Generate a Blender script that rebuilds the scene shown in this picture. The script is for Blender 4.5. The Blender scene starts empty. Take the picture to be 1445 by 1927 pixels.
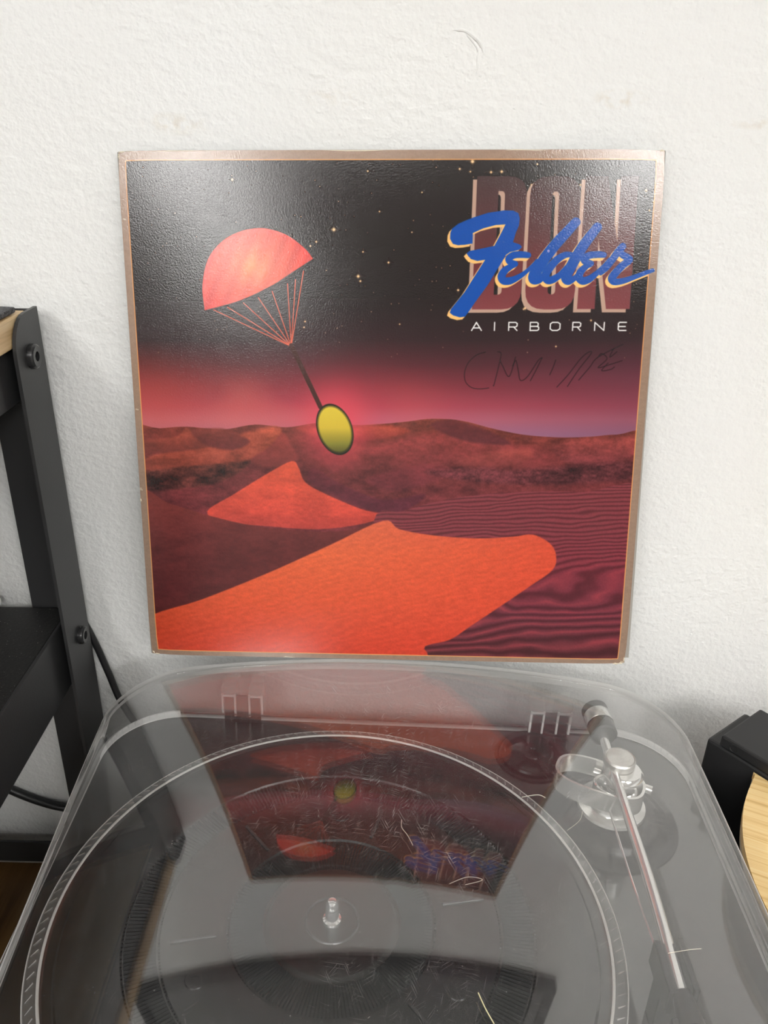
import bpy, bmesh, math, random
import numpy as np
from mathutils import Vector, Matrix

random.seed(4)
S = bpy.context.scene
PI = math.pi

# ------------------------------------------------------------------ camera
cd = bpy.data.cameras.new('camera')
cam = bpy.data.objects.new('camera', cd)
S.collection.objects.link(cam)
F_PX = 1597.08
cd.sensor_fit = 'VERTICAL'
cd.sensor_height = 36.0
cd.lens = 36.0 * F_PX / 1927.0
cd.clip_start = 0.01
RW = Matrix(((0.99910288, 0.01818793, 0.03824443),
             (0.04234899, -0.42884493, -0.90238495),
             (-0.00001158, 0.90319510, -0.42923044)))      # rows: image right, image down, forward
cam.matrix_world = Matrix(((RW[0][0], -RW[1][0], -RW[2][0], 0.0188028),
                           (RW[0][1], -RW[1][1], -RW[2][1], -0.3202036),
                           (RW[0][2], -RW[1][2], -RW[2][2], 0.3980178),
                           (0, 0, 0, 1)))
S.camera = cam

# ------------------------------------------------------------------ world, light, exposure
W = bpy.data.worlds.new('world')
S.world = W
W.use_nodes = True
W.node_tree.nodes['Background'].inputs[0].default_value = (1.0, 0.98, 0.95, 1)
W.node_tree.nodes['Background'].inputs[1].default_value = 0.3
S.view_settings.view_transform = 'Standard'
S.view_settings.look = 'None'
S.view_settings.gamma = 1.0
S.view_settings.use_curve_mapping = False
S.view_settings.exposure = 0.0
S.cycles.transparent_max_bounces = 40
S.cycles.max_bounces = 10
S.cycles.diffuse_bounces = 4
CEIL = 1.60
ROOM = (-2.6, 2.6, -7.6, 0.218)   # x0, x1, y0, y of the back wall
FLOOR = -0.82
# x, y, size x, size y, radiance of every ceiling fitting
LIGHTS = [(-0.70, -1.00, 1.2, 0.3, 3.2), (1.00, -1.00, 1.2, 0.3, 4.5), (-0.65, -2.30, 1.2, 0.4, 22.5), (1.00, -2.30, 1.2, 0.4, 28.5),  # the second pair is added fill, kept out of the jacket's reflection
          (-1.20, -3.40, 0.3, 1.4, 42.0), (0.95, -3.15, 0.4, 0.6, 64.0), (-1.45, -5.6, 0.3, 1.8, 46.0)]


# ------------------------------------------------------------------ materials
def mat(name, col, rough=0.5, metal=0.0, spec=0.5, coat=0.0, ior=1.5):
    m = bpy.data.materials.new(name)
    m.use_nodes = True
    b = m.node_tree.nodes['Principled BSDF']
    b.inputs['Base Color'].default_value = (*col, 1)
    b.inputs['Roughness'].default_value = rough
    b.inputs['Metallic'].default_value = metal
    b.inputs['Specular IOR Level'].default_value = spec
    b.inputs['Coat Weight'].default_value = coat
    b.inputs['IOR'].default_value = ior
    return m


def srgb(r, g, b):
    f = lambda c: (c / 255 / 12.92) if c / 255 <= 0.04045 else ((c / 255 + 0.055) / 1.055) ** 2.4
    return (f(r), f(g), f(b))


class NT:
    def __init__(self, m):
        self.t = m.node_tree
        self.b = self.t.nodes.get('Principled BSDF')

    def n(self, typ, **kw):
        nd = self.t.nodes.new(typ)
        for k, v in kw.items():
            if k in nd.bl_rna.properties.keys():
                setattr(nd, k, v)
            else:
                nd.inputs[k.replace('_', ' ')].default_value = v
        return nd

    def l(self, a, b):
        self.t.links.new(a, b)

    def math(self, op, a, b=None, clamp=False):
        nd = self.t.nodes.new('ShaderNodeMath')
        nd.operation = op
        nd.use_clamp = clamp
        for i, v in enumerate((a, b)):
            if v is None:
                continue
            if isinstance(v, (int, float)):
                nd.inputs[i].default_value = v
            else:
                self.l(v, nd.inputs[i])
        return nd.outputs[0]

    def ramp(self, fac, stops):
        r = self.t.nodes.new('ShaderNodeValToRGB')
        while len(r.color_ramp.elements) < len(stops):
            r.color_ramp.elements.new(0.5)
        for e, (p, c) in zip(r.color_ramp.elements, stops):
            e.position = p
            e.color = (*c, 1) if len(c) == 3 else c
        self.l(fac, r.inputs[0])
        return r.outputs[0]

    def noise(self, vec, scale, detail=2, rough=0.5):
        nd = self.n('ShaderNodeTexNoise')
        nd.inputs['Scale'].default_value = scale
        nd.inputs['Detail'].default_value = detail
        nd.inputs['Roughness'].default_value = rough
        if vec is not None:
            self.l(vec, nd.inputs['Vector'])
        return nd.outputs[0]

    def bump(self, h, dist, strength=1.0):
        nd = self.n('ShaderNodeBump')
        nd.inputs['Distance'].default_value = dist
        nd.inputs['Strength'].default_value = strength
        self.l(h, nd.inputs['Height'])
        return nd.outputs[0]

    def obj(self):
        return self.n('ShaderNodeTexCoord').outputs['Object']

    def mapping(self, vec, scale=(1, 1, 1), rot=(0, 0, 0), loc=(0, 0, 0)):
        nd = self.n('ShaderNodeMapping')
        nd.inputs['Scale'].default_value = scale
        nd.inputs['Rotation'].default_value = rot
        nd.inputs['Location'].default_value = loc
        self.l(vec, nd.inputs['Vector'])
        return nd.outputs[0]


def wall_material():
    m = mat('painted_wall', (0.83, 0.82, 0.795), 0.5, spec=0.35)
    t = NT(m)
    o = t.obj()
    a = t.noise(o, 270, 3, 0.55)
    b = t.noise(t.mapping(o, (1, 1, 1.4)), 125, 2, 0.5)
    c = t.noise(o, 420, 1, 0.5)
    spk = t.math('MULTIPLY', t.math('GREATER_THAN', t.noise(o, 95, 1), 0.735), 0.9)
    h = t.math('ADD', t.math('ADD', t.math('MULTIPLY', a, 1.0), t.math('MULTIPLY', b, 1.3)), t.math('MULTIPLY', c, 0.35))
    h = t.math('ADD', h, spk)
    t.l(t.bump(h, 0.0010, 0.85), t.b.inputs['Normal'])
    # faint yellow-brown scuffs, and slow drift of the white
    drift = t.noise(o, 5, 2)
    base = t.ramp(drift, [(0.3, (0.835, 0.83, 0.81)), (0.7, (0.84, 0.845, 0.84))])
    geo = t.n('ShaderNodeNewGeometry')
    acc = None
    for (x, z, rx, rz, s) in ((-0.112, 0.385, 0.022, 0.007, 0.35), (0.143, 0.408, 0.017, 0.006, 0.55),
                              (0.225, 0.398, 0.02, 0.004, 0.3), (-0.02, 0.402, 0.02, 0.006, 0.2)):
        v = t.mapping(geo.outputs['Position'], (1 / rx, 0, 1 / rz), (0, 0, 0), (-x / rx, 0, -z / rz))
        ln = t.n('ShaderNodeVectorMath', operation='LENGTH')
        t.l(v, ln.inputs[0])
        k = t.math('MULTIPLY', t.math('SUBTRACT', 1.0, ln.outputs['Value'], True), s)
        acc = k if acc is None else t.math('ADD', acc, k)
    acc = t.math('MULTIPLY', acc, t.ramp(t.noise(o, 160, 2), [(0.42, (0, 0, 0)), (0.62, (1, 1, 1))]))
    mx = t.n('ShaderNodeMix', data_type='RGBA')
    t.l(acc, mx.inputs[0])
    t.l(base, mx.inputs[6])
    mx.inputs[7].default_value = (0.62, 0.5, 0.33, 1)
    t.l(mx.outputs[2], t.b.inputs['Base Color'])
    return m


def powder_black(name, col, rough, bump=0.25):
    m = mat(name, col, rough)
    t = NT(m)
    t.l(t.bump(t.noise(t.obj(), 900, 2), 0.0003, bump), t.b.inputs['Normal'])
    return m


def bamboo_material(name, c0, c1, c2, axis_rot, stretch=(3, 160, 60)):
    m = mat(name, c1, 0.42)
    t = NT(m)
    q = t.mapping(t.obj(), (1, 1, 1), (0, 0, axis_rot))
    v = t.mapping(q, stretch)
    n1 = t.noise(v, 1.0, 5, 0.65)
    n2 = t.noise(t.mapping(q, (stretch[0] * 1.3, stretch[1] * 4, stretch[2])), 1.0, 2)
    k = t.math('ADD', t.math('MULTIPLY', n1, 0.75), t.math('MULTIPLY', n2, 0.25))
    t.l(t.ramp(k, [(0.33, c0), (0.48, c1), (0.66, c2)]), t.b.inputs['Base Color'])
    t.l(t.bump(n1, 0.0004, 0.3), t.b.inputs['Normal'])
    return m


def clear_plastic(name, ior=1.6, tint=(0.985, 0.985, 0.985), scratch=0.0, haze=0.0, rough=0.03, haze_rear=0.0):
    m = bpy.data.materials.new(name)
    m.use_nodes = True
    nt = m.node_tree
    nt.nodes.remove(nt.nodes['Principled BSDF'])
    t = NT(m)
    out = nt.nodes['Material Output']
    tr = t.n('ShaderNodeBsdfTransparent')
    tr.inputs[0].default_value = (*tint, 1)
    gl = t.n('ShaderNodeBsdfGlossy')
    gl.inputs['Roughness'].default_value = rough
    gl.inputs[0].default_value = (1, 1, 1, 1)
    geo = t.n('ShaderNodeNewGeometry')
    # the inner face of a thin sheet reflects as much as its outer face
    i = t.math('ADD', t.math('MULTIPLY', geo.outputs['Backfacing'], 1 / ior - ior), ior)
    fr = t.n('ShaderNodeFresnel')
    t.l(i, fr.inputs['IOR'])
    mx = t.n('ShaderNodeMixShader')
    t.l(fr.outputs[0], mx.inputs[0])
    t.l(tr.outputs[0], mx.inputs[1])
    t.l(gl.outputs[0], mx.inputs[2])
    last = mx
    if scratch or haze:
        o = t.obj()
        df = t.n('ShaderNodeBsdfDiffuse')
        df.inputs[0].default_value = (0.88, 0.87, 0.85, 1)
        tot = None
        if scratch:
            for k, (ang, s1, s2, th) in enumerate(((0.35, 75, 1900, 0.682), (-0.6, 90, 2000, 0.682), (1.15, 60, 1800, 0.682),
                                                   (-1.3, 80, 2100, 0.682), (2.2, 100, 2000, 0.682), (0.12, 70, 1900, 0.682))):
                v = t.mapping(t.mapping(o, (1, 1, 0), (0, 0, ang)), (s1, s2, 1), (0, 0, 0), (k * 3.1, k * 1.7, 0))
                w = t.n('ShaderNodeTexNoise')
                w.inputs['Scale'].default_value = 1
                w.inputs['Detail'].default_value = 1.5
                w.inputs['Distortion'].default_value = 0.25
                t.l(v, w.inputs['Vector'])
                g = t.math('MULTIPLY', t.math('SUBTRACT', w.outputs[0], th), 14, True)
                tot = g if tot is None else t.math('MAXIMUM', tot, g)
            # wear gathers towards the rear middle of the cover
            pat = t.ramp(t.noise(o, 14, 2), [(0.36, (0.1, 0.1, 0.1)), (0.62, (1, 1, 1))])
            v = t.mapping(o, (1 / 0.22, 1 / 0.17, 0), (0, 0, 0), (-0.05 / 0.22, -0.06 / 0.17, 0))
            ln = t.n('ShaderNodeVectorMath', operation='LENGTH')
            t.l(v, ln.inputs[0])
            fall = t.ramp(ln.outputs['Value'], [(0.25, (1, 1, 1)), (1.0, (0.12, 0.12, 0.12))])
            tot = t.math('MULTIPLY', t.math('MULTIPLY', tot, pat), fall)
            rub = t.math('MULTIPLY', t.math('MULTIPLY', t.noise(o, 38, 4, 0.7), fall), 0.03)
            dust = t.math('MULTIPLY', t.math('GREATER_THAN', t.noise(o, 1000, 0), 0.855), 0.7)
            tot = t.math('MULTIPLY', t.math('ADD', t.math('ADD', tot, dust), rub), scratch)
        if haze:
            tot = haze if tot is None else t.math('ADD', tot, haze, True)
        if haze_rear:                          # extra white veil painted in to brighten the rear wall
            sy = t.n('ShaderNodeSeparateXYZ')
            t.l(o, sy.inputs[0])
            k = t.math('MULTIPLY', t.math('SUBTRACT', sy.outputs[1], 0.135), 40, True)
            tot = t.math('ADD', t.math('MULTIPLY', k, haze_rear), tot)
        m2 = t.n('ShaderNodeMixShader')
        if isinstance(tot, float):
            m2.inputs[0].default_value = tot
        else:
            t.l(tot, m2.inputs[0])
        t.l(last.outputs[0], m2.inputs[1])
        t.l(df.outputs[0], m2.inputs[2])
        last = m2
    t.l(last.outputs[0], out.inputs['Surface'])
    return m


M = {}
M['wall'] = wall_material()
M['ceiling'] = mat('ceiling_paint', (0.78, 0.785, 0.785), 0.8)
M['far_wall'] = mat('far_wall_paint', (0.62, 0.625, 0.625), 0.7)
M['floor'] = bamboo_material('floor_boards', (0.10, 0.085, 0.07), (0.16, 0.14, 0.115), (0.22, 0.19, 0.16), 0, (2, 30, 30))
M['trim'] = mat('trim_paint', (0.75, 0.74, 0.71), 0.45)
M['steel'] = powder_black('black_powder_coat', (0.030, 0.030, 0.031), 0.42)
M['bolt'] = mat('black_bolt', (0.022, 0.022, 0.023), 0.25)
M['socket'] = mat('socket_dark', (0.006, 0.006, 0.006), 0.6)
M['shelf_black'] = None
M['shelf_wood'] = bamboo_material('shelf_wood', (0.42, 0.25, 0.10), (0.68, 0.47, 0.24), (0.82, 0.62, 0.36), 0, (14, 5, 170))
M['shelf_wood_dark'] = bamboo_material('lower_shelf_wood', (0.10, 0.045, 0.012), (0.17, 0.085, 0.025), (0.22, 0.12, 0.04), 0, (70, 4, 60))
M['bamboo'] = bamboo_material('bamboo', (0.66, 0.38, 0.12), (0.90, 0.63, 0.28), (0.95, 0.74, 0.40), 0.42, (4, 300, 20))
M['bamboo_edge'] = mat('bamboo_edge', (0.62, 0.52, 0.38), 0.5)
M['plinth'] = mat('plinth_black', (0.014, 0.014, 0.015), 0.07, ior=2.1)
M['platter'] = mat('platter_black', (0.010, 0.010, 0.011), 0.20, ior=1.8)
M['rib'] = mat('rib_black', (0.034, 0.034, 0.035), 0.22, ior=1.7)
M['rim'] = mat('rim_smoke', (0.06, 0.06, 0.062), 0.15)
M['silver'] = mat('satin_aluminium', (0.82, 0.815, 0.79), 0.2, 0.78)
M['chrome'] = mat('chrome', (0.86, 0.855, 0.84), 0.10, 0.85)
M['ring_line'] = mat('polished_ring', (0.72, 0.71, 0.68), 0.3, 0.0)
M['matte_black'] = mat('matte_black', (0.016, 0.016, 0.017), 0.5)
M['gloss_black'] = mat('gloss_black', (0.012, 0.012, 0.013), 0.15)
M['rubber'] = mat('rubber', (0.02, 0.02, 0.02), 0.7)
M['cable'] = mat('cable_black', (0.012, 0.012, 0.013), 0.4)
M['lid'] = clear_plastic('clear_acrylic', 1.79, scratch=0.36, haze=0.003)
M['lid_wall'] = clear_plastic('dusty_brightened_wall', 1.5, haze=0.06, haze_rear=0.08)
M['hinge'] = clear_plastic('clear_hinge_plastic', 1.55, tint=(0.93, 0.92, 0.91), haze=0.22, rough=0.08)
M['frost'] = clear_plastic('frosted_glint_edge', 1.5, tint=(0.9, 0.9, 0.9), haze=0.97, rough=0.15)  # near-white haze paints the glint of lip and hinge edges
M['edge'] = clear_plastic('bright_clear_edge', 1.6, tint=(0.9, 0.9, 0.9), haze=0.75, rough=0.06)  # pale haze paints in the bright line of the refracting top edge
M['rimclear'] = clear_plastic('clear_rim', 1.5, tint=(0.8, 0.8, 0.8), haze=0.10, rough=0.08)
M['table'] = bamboo_material('table_wood', (0.12, 0.07, 0.035), (0.22, 0.13, 0.07), (0.30, 0.19, 0.11), 0, (4, 60, 40))
M['board'] = mat('wall_board', (0.10, 0.105, 0.10), 0.6)
M['paper'] = mat('worn_card', (0.74, 0.66, 0.52), 0.8)
M['card_grey'] = mat('card_grey', (0.33, 0.31, 0.28), 0.5)
M['lint'] = mat('lint', (0.72, 0.68, 0.58), 0.7)
M['lint_yellow'] = mat('lint_yellow', (0.72, 0.66, 0.40), 0.7)
M['porcelain'] = mat('porcelain', (0.8, 0.8, 0.78), 0.2)
M['lamp_frame'] = mat('lamp_frame', (0.7, 0.7, 0.7), 0.5)
M['hinge_dark'] = mat('hinge_reflection', (0.018, 0.013, 0.013), 0.25)


def dusty_black():
    m = mat('dusty_black_board', (0.012, 0.012, 0.012), 0.55)
    t = NT(m)
    o = t.obj()
    fine = t.math('MULTIPLY', t.math('SUBTRACT', t.noise(o, 700, 2), 0.56), 1.6, True)
    speck = t.math('MULTIPLY', t.math('GREATER_THAN', t.noise(o, 800, 0), 0.81), 0.8)
    k = t.math('ADD', t.math('MULTIPLY', fine, 0.25), speck, True)
    t.l(t.ramp(k, [(0.0, (0.012, 0.012, 0.012)), (1.0, (0.30, 0.29, 0.26))]), t.b.inputs['Base Color'])
    t.l(t.bump(t.noise(o, 600, 2), 0.0005, 0.5), t.b.inputs['Normal'])
    return m


def mat_weave():
    m = mat('mat_weave', (0.04, 0.04, 0.042), 0.7)
    t = NT(m)
    o = t.obj()
    n = t.noise(o, 620, 3, 0.7)
    t.l(t.ramp(n, [(0.35, (0.012, 0.012, 0.013)), (0.7, (0.17, 0.17, 0.18))]), t.b.inputs['Base Color'])
    t.l(t.bump(n, 0.0012, 0.8), t.b.inputs['Normal'])
    return m


def brushed_cap():
    m = mat('spun_aluminium', (0.74, 0.72, 0.68), 0.3, 1.0)
    t = NT(m)
    tg = t.n('ShaderNodeTangent', direction_type='RADIAL', axis='Z')
    t.l(tg.outputs[0], t.b.inputs['Tangent'])
    t.b.inputs['Anisotropic'].default_value = 0.9
    return m


M['shelf_black'] = dusty_black()
M['mat'] = mat_weave()
M['cap'] = brushed_cap()


def lamp_material(strength):
    m = mat('lamp_diffuser', (0.8, 0.8, 0.8))
    b = m.node_tree.nodes['Principled BSDF']
    b.inputs['Emission Color'].default_value = (1.0, 0.991, 0.965, 1)
    b.inputs['Emission Strength'].default_value = strength
    return m


# ------------------------------------------------------------------ helpers
def link(o):
    S.collection.objects.link(o)
    return o


def obj(name, bm, m, parent=None, smooth=False, loc=None, angle=0.6):
    me = bpy.data.meshes.new(name)
    bmesh.ops.recalc_face_normals(bm, faces=bm.faces)
    bm.to_mesh(me)
    bm.free()
    if m is not None:
        me.materials.append(m)
    if smooth:
        me.polygons.foreach_set('use_smooth', [True] * len(me.polygons))
        try:
            me.set_sharp_from_angle(angle=angle)
        except Exception:
            pass
    o = link(bpy.data.objects.new(name, me))
    if parent:
        o.parent = parent
    if loc:
        o.location = loc
    return o


def empty(name, loc=(0, 0, 0), rot=(0, 0, 0)):
    o = link(bpy.data.objects.new(name, None))
    o.location = loc
    o.rotation_euler = rot
    o.empty_display_size = 0.02
    return o


def tag(o, label, cat, group=None):
    o['label'] = label
    o['category'] = cat
    if group:
        o['group'] = group
    return o


def add_box(bm, x0, x1, y0, y1, z0, z1, bev=0.0, seg=2, mtx=None):
    g = bmesh.ops.create_cube(bm, size=1.0)
    vs = g['verts']
    bmesh.ops.scale(bm, vec=(x1 - x0, y1 - y0, z1 - z0), verts=vs)
    bmesh.ops.translate(bm, vec=((x0 + x1) / 2, (y0 + y1) / 2, (z0 + z1) / 2), verts=vs)
    if bev > 0:
        es = list({ed for v in vs for ed in v.link_edges})
        r = bmesh.ops.bevel(bm, geom=es, offset=bev, segments=seg, profile=0.5, affect='EDGES')
        vs = list({v for f in r['faces'] for v in f.verts} | {v for v in vs if v.is_valid})
    if mtx is not None:
        bmesh.ops.transform(bm, matrix=mtx, verts=vs)
    return vs


def box(x0, x1, y0, y1, z0, z1, bev=0.0, seg=2, mtx=None):
    bm = bmesh.new()
    add_box(bm, x0, x1, y0, y1, z0, z1, bev, seg, mtx)
    return bm


def add_lathe(bm, prof, n=48, mtx=None, closed=False):
    """prof: list of (r, z); r = 0 ends are closed with a point."""
    rings = []
    for r, z in prof:
        if r < 1e-7:
            rings.append([bm.verts.new((0, 0, z))])
        else:
            rings.append([bm.verts.new((r * math.cos(2 * PI * i / n), r * math.sin(2 * PI * i / n), z)) for i in range(n)])
    pairs = list(zip(rings[:-1], rings[1:]))
    if closed:
        pairs.append((rings[-1], rings[0]))
    for a, b in pairs:
        for i in range(n):
            j = (i + 1) % n
            q = [a[i % len(a)], a[j % len(a)], b[j % len(b)], b[i % len(b)]]
            u = []
            for v in q:
                if v not in u:
                    u.append(v)
            if len(u) > 2:
                bm.faces.new(u)
    if mtx is not None:
        bmesh.ops.transform(bm, matrix=mtx, verts=[v for r in rings for v in r])
    return bm


def lathe(prof, n=48, mtx=None, closed=False):
    return add_lathe(bmesh.new(), prof, n, mtx, closed)


def add_tube(bm, pts, r, n=10, cap=True):
    pts = [Vector(p) for p in pts]
    rings = []
    up = Vector((0.03, 0.1, 1)).normalized()
    for i, p in enumerate(pts):
        d = (pts[min(i + 1, len(pts) - 1)] - pts[max(i - 1, 0)]).normalized()
        u = d.cross(up)
        if u.length < 1e-3:
            u = d.cross(Vector((1, 0, 0)))
        u.normalize()
        w = u.cross(d)
        rr = r[i] if isinstance(r, (list, tuple)) else r
        rings.append([bm.verts.new(p + rr * (math.cos(2 * PI * k / n) * u + math.sin(2 * PI * k / n) * w)) for k in range(n)])
    for a, b in zip(rings[:-1], rings[1:]):
        for k in range(n):
            bm.faces.new((a[k], a[(k + 1) % n], b[(k + 1) % n], b[k]))
    if cap:
        bm.faces.new(rings[0][::-1])
        bm.faces.new(rings[-1])
    return bm


def tube(pts, r, n=10):
    return add_tube(bmesh.new(), pts, r, n)


def spline(pts, k=10):
    pts = [Vector(p) for p in pts]
    out = []
    for i in range(len(pts) - 1):
        p0, p1, p2, p3 = pts[max(i - 1, 0)], pts[i], pts[i + 1], pts[min(i + 2, len(pts) - 1)]
        for j in range(k):
            t = j / k
            out.append(0.5 * ((2 * p1) + (p2 - p0) * t + (2 * p0 - 5 * p1 + 4 * p2 - p3) * t * t + (3 * p1 - p0 - 3 * p2 + p3) * t ** 3))
    out.append(pts[-1])
    return out


def prism(poly, z0, z1, bev=0.0):
    bm = bmesh.new()
    a = [bm.verts.new((x, y, z0)) for x, y in poly]
    b = [bm.verts.new((x, y, z1)) for x, y in poly]
    n = len(poly)
    bm.faces.new(a[::-1])
    bm.faces.new(b)
    for i in range(n):
        bm.faces.new((a[i], a[(i + 1) % n], b[(i + 1) % n], b[i]))
    if bev:
        es = [ed for ed in bm.edges if abs(ed.verts[0].co.z - ed.verts[1].co.z) < 1e-9]
        bmesh.ops.bevel(bm, geom=es, offset=bev, segments=3, profile=0.5, affect='EDGES')
    return bm


def round_rect(x0, x1, y0, y1, r, n=12):
    pts = []
    for cx, cy, a0 in ((x1 - r, y1 - r, 0), (x0 + r, y1 - r, PI / 2), (x0 + r, y0 + r, PI), (x1 - r, y0 + r, 1.5 * PI)):
        for i in range(n + 1):
            a = a0 + PI / 2 * i / n
            pts.append((cx + r * math.cos(a), cy + r * math.sin(a)))
    return pts


# ------------------------------------------------------------------ the room
x0, x1, y0, y1 = ROOM


def struct(name, bm, m):
    o = obj(name, bm, m)
    o['kind'] = 'structure'
    return o


wall_back = struct('wall_back', box(x0, x1, y1, y1 + 0.12, FLOOR, CEIL), M['wall'])
struct('wall_left', box(x0 - 0.1, x0, y0, y1 + 0.12, FLOOR, CEIL), M['far_wall'])
struct('wall_right', box(x1, x1 + 0.1, y0, y1 + 0.12, FLOOR, CEIL), M['far_wall'])
struct('wall_front', box(x0, x1, y0 - 0.1, y0, FLOOR, CEIL), M['far_wall'])
struct('ceiling', box(x0 - 0.1, x1 + 0.1, y0 - 0.1, y1 + 0.12, CEIL, CEIL + 0.1), M['ceiling'])
struct('floor', box(x0 - 0.1, x1 + 0.1, y0 - 0.1, y1 + 0.12, FLOOR - 0.1, FLOOR), M['floor'])
struct('baseboard_back', box(x0, x1, y1 - 0.012, y1, FLOOR, FLOOR + 0.09, 0.002), M['trim'])

# the blistered paint ridge and small paint lumps on the wall
WY = 0.2181
for nm, pts, rr in (('paint_ridge', [(0.0455, WY, 0.4385), (0.052, WY, 0.4385), (0.0575, WY, 0.4355), (0.0612, WY, 0.4325), (0.0632, WY, 0.428)],
                     [0.0003, 0.0009, 0.0012, 0.0012, 0.0004]),
                    ('paint_ridge', [(0.0525, WY, 0.4375), (0.0565, WY, 0.434), (0.060, WY, 0.430), (0.0605, WY, 0.4265)], [0.0003, 0.0008, 0.0008, 0.0003]),
                    ('paint_ridge', [(0.0601, WY, 0.4265), (0.0606, WY, 0.4225), (0.0604, WY, 0.4175)], [0.0003, 0.0007, 0.0002])):
    obj(nm, tube(spline(pts, 4), [rr[min(int(i / 4 + 0.5), len(rr) - 1)] for i in range(4 * (len(pts) - 1) + 1)], 8), M['wall'], wall_back, True)
for (x, z, r) in ((0.0625, 0.4165, 0.0010), (0.0835, 0.401, 0.0012), (0.0985, 0.404, 0.0010), (0.0765, 0.4005, 0.0009),
                  (0.043, 0.4255, 0.0008), (0.0515, 0.4445, 0.0007), (0.1505, 0.441, 0.0008), (0.188, 0.42, 0.0008),
                  (0.2005, 0.397, 0.0009), (-0.149, 0.209, 0.0011), (-0.141, 0.109, 0.001), (0.252, 0.052, 0.001),
                  (-0.16, 0.25, 0.0007), (0.262, 0.045, 0.0012), (0.272, 0.046, 0.0011), (0.238, 0.2, 0.0008)):
    bm = bmesh.new()
    bmesh.ops.create_icosphere(bm, subdivisions=1, radius=r)
    bmesh.ops.scale(bm, vec=(1.2, 0.5, 0.8), verts=bm.verts)
    obj('paint_lump', bm, M['wall'], wall_back, True, (x, WY, z))

# a board hung just above the picture: only its mirror image in the cover shows
wb = tag(empty('wall_board', (-0.05, 0.218, 0.61)), 'dark board hung on the wall above the record jacket, mirrored in the dust cover', 'board')
obj('panel', box(-0.30, 0.33, -0.012, -0.001, -0.075, 0.30), M['board'], wb)
bm = bmesh.new()
for a in ((-0.31, -0.295, -0.085, 0.31), (0.325, 0.34, -0.085, 0.31)):
    add_box(bm, a[0], a[1], -0.016, -0.0005, a[2], a[3], 0.001)
for a in ((-0.295, 0.325, -0.085, -0.07), (-0.295, 0.325, 0.295, 0.31)):
    add_box(bm, a[0], a[1], -0.016, -0.0005, a[2], a[3], 0.001)
obj('frame', bm, M['matte_black'], wb)

# ------------------------------------------------------------------ ceiling fittings
LIGHT_PLACES = ['left one nearest the jacket wall', 'right one nearest the jacket wall',
                'left one of an unseen second pair added as fill', 'right one of an unseen second pair added as fill',
                'long one set lengthwise at the left', 'short bright one set lengthwise at the right', 'longest one at the far end of the room']
for i, (lx, ly, sx, sy, ls) in enumerate(LIGHTS):
    t = tag(empty('ceiling_light', (lx, ly, CEIL)), 'white rectangular ceiling light panel, ' + LIGHT_PLACES[i], 'lamp', 'ceiling light panels')
    obj('diffuser', box(-sx / 2, sx / 2, -sy / 2, sy / 2, -0.035, -0.02), lamp_material(ls), t)
    bm = bmesh.new()
    for a in ((-sx / 2 - 0.015, -sx / 2, -sy / 2 - 0.015, sy / 2 + 0.015), (sx / 2, sx / 2 + 0.015, -sy / 2 - 0.015, sy / 2 + 0.015),
              (-sx / 2, sx / 2, -sy / 2 - 0.015, -sy / 2), (-sx / 2, sx / 2, sy / 2, sy / 2 + 0.015)):
        add_box(bm, a[0], a[1], a[2], a[3], -0.04, 0)
    obj('frame', bm, M['lamp_frame'], t)

# ------------------------------------------------------------------ table
PL_Z = -0.012            # top of the plinth
TB = -0.10               # table top height
tb = tag(empty('table', (0.27, -0.15, FLOOR)), 'brown wooden table carrying the turntable and the bamboo device', 'table')
obj('tabletop', box(-0.445, 0.48, -0.33, 0.345, TB - FLOOR - 0.03, TB - FLOOR, 0.003), M['table'], tb)
for sx in (-0.40, 0.435):
    for sy in (-0.285, 0.30):
        obj('leg', box(sx - 0.025, sx + 0.025, sy - 0.025, sy + 0.025, 0, TB - FLOOR - 0.03, 0.003), M['table'], tb)
obj('apron', box(-0.375, 0.41, 0.29, 0.31, TB - FLOOR - 0.11, TB - FLOOR - 0.03), M['table'], tb)

# ------------------------------------------------------------------ turntable
tt = tag(empty('turntable', (0, 0, TB)), 'black record player with a clear scratched dust cover and chrome tonearm', 'turntable')
TZ = -TB                 # local z of the platter top


def crown(x, y):
    return 0.0705 - 0.635 * (x - 0.035) ** 2 - 0.2 * (y - 0.04) ** 2


BX0, BX1, BY0, BY1 = -0.171, 0.238, -0.225, 0.180
bm = prism(round_rect(BX0 - 0.001, BX1 + 0.001, BY0 - 0.001, BY1 + 0.001, 0.05, 12), TB + 0.022 + TZ, PL_Z + TZ, 0.003)
obj('plinth', bm, M['plinth'], tt, True)
for fx in (-0.12, 0.187):
    for fy in (-0.17, 0.125):
        obj('foot', lathe([(0, 0), (0.02, 0), (0.022, 0.004), (0.019, 0.0225), (0, 0.0225)], 24), M['rubber'], tt, True, (fx, fy, 0))
# round well for the adapter: a shallow raised lip on the plinth
obj('adapter_well', lathe([(0.0235, 0.0), (0.0245, 0.0012), (0.0262, 0.0012), (0.0268, 0.0)], 48, closed=True), M['gloss_black'], tt, True, (0.131, 0.1500, PL_Z + TZ))

# platter
pl = obj('platter', lathe([(0, 0), (0.0045, 0), (0.0045, -0.0002), (0.034, -0.0002), (0.036, -0.0012), (0.0555, -0.0012), (0.0565, -0.0002),
                           (0.0905, -0.0002), (0.0915, -0.0012), (0.1095, -0.0012), (0.1105, -0.0002), (0.1415, -0.0002), (0.143, -0.0012), (0.1475, -0.0012),
                           (0.149, 0), (0.149, -0.009), (0, -0.009)], 128), M['platter'], tt, True, (0, 0, TZ), 0.3)


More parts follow.
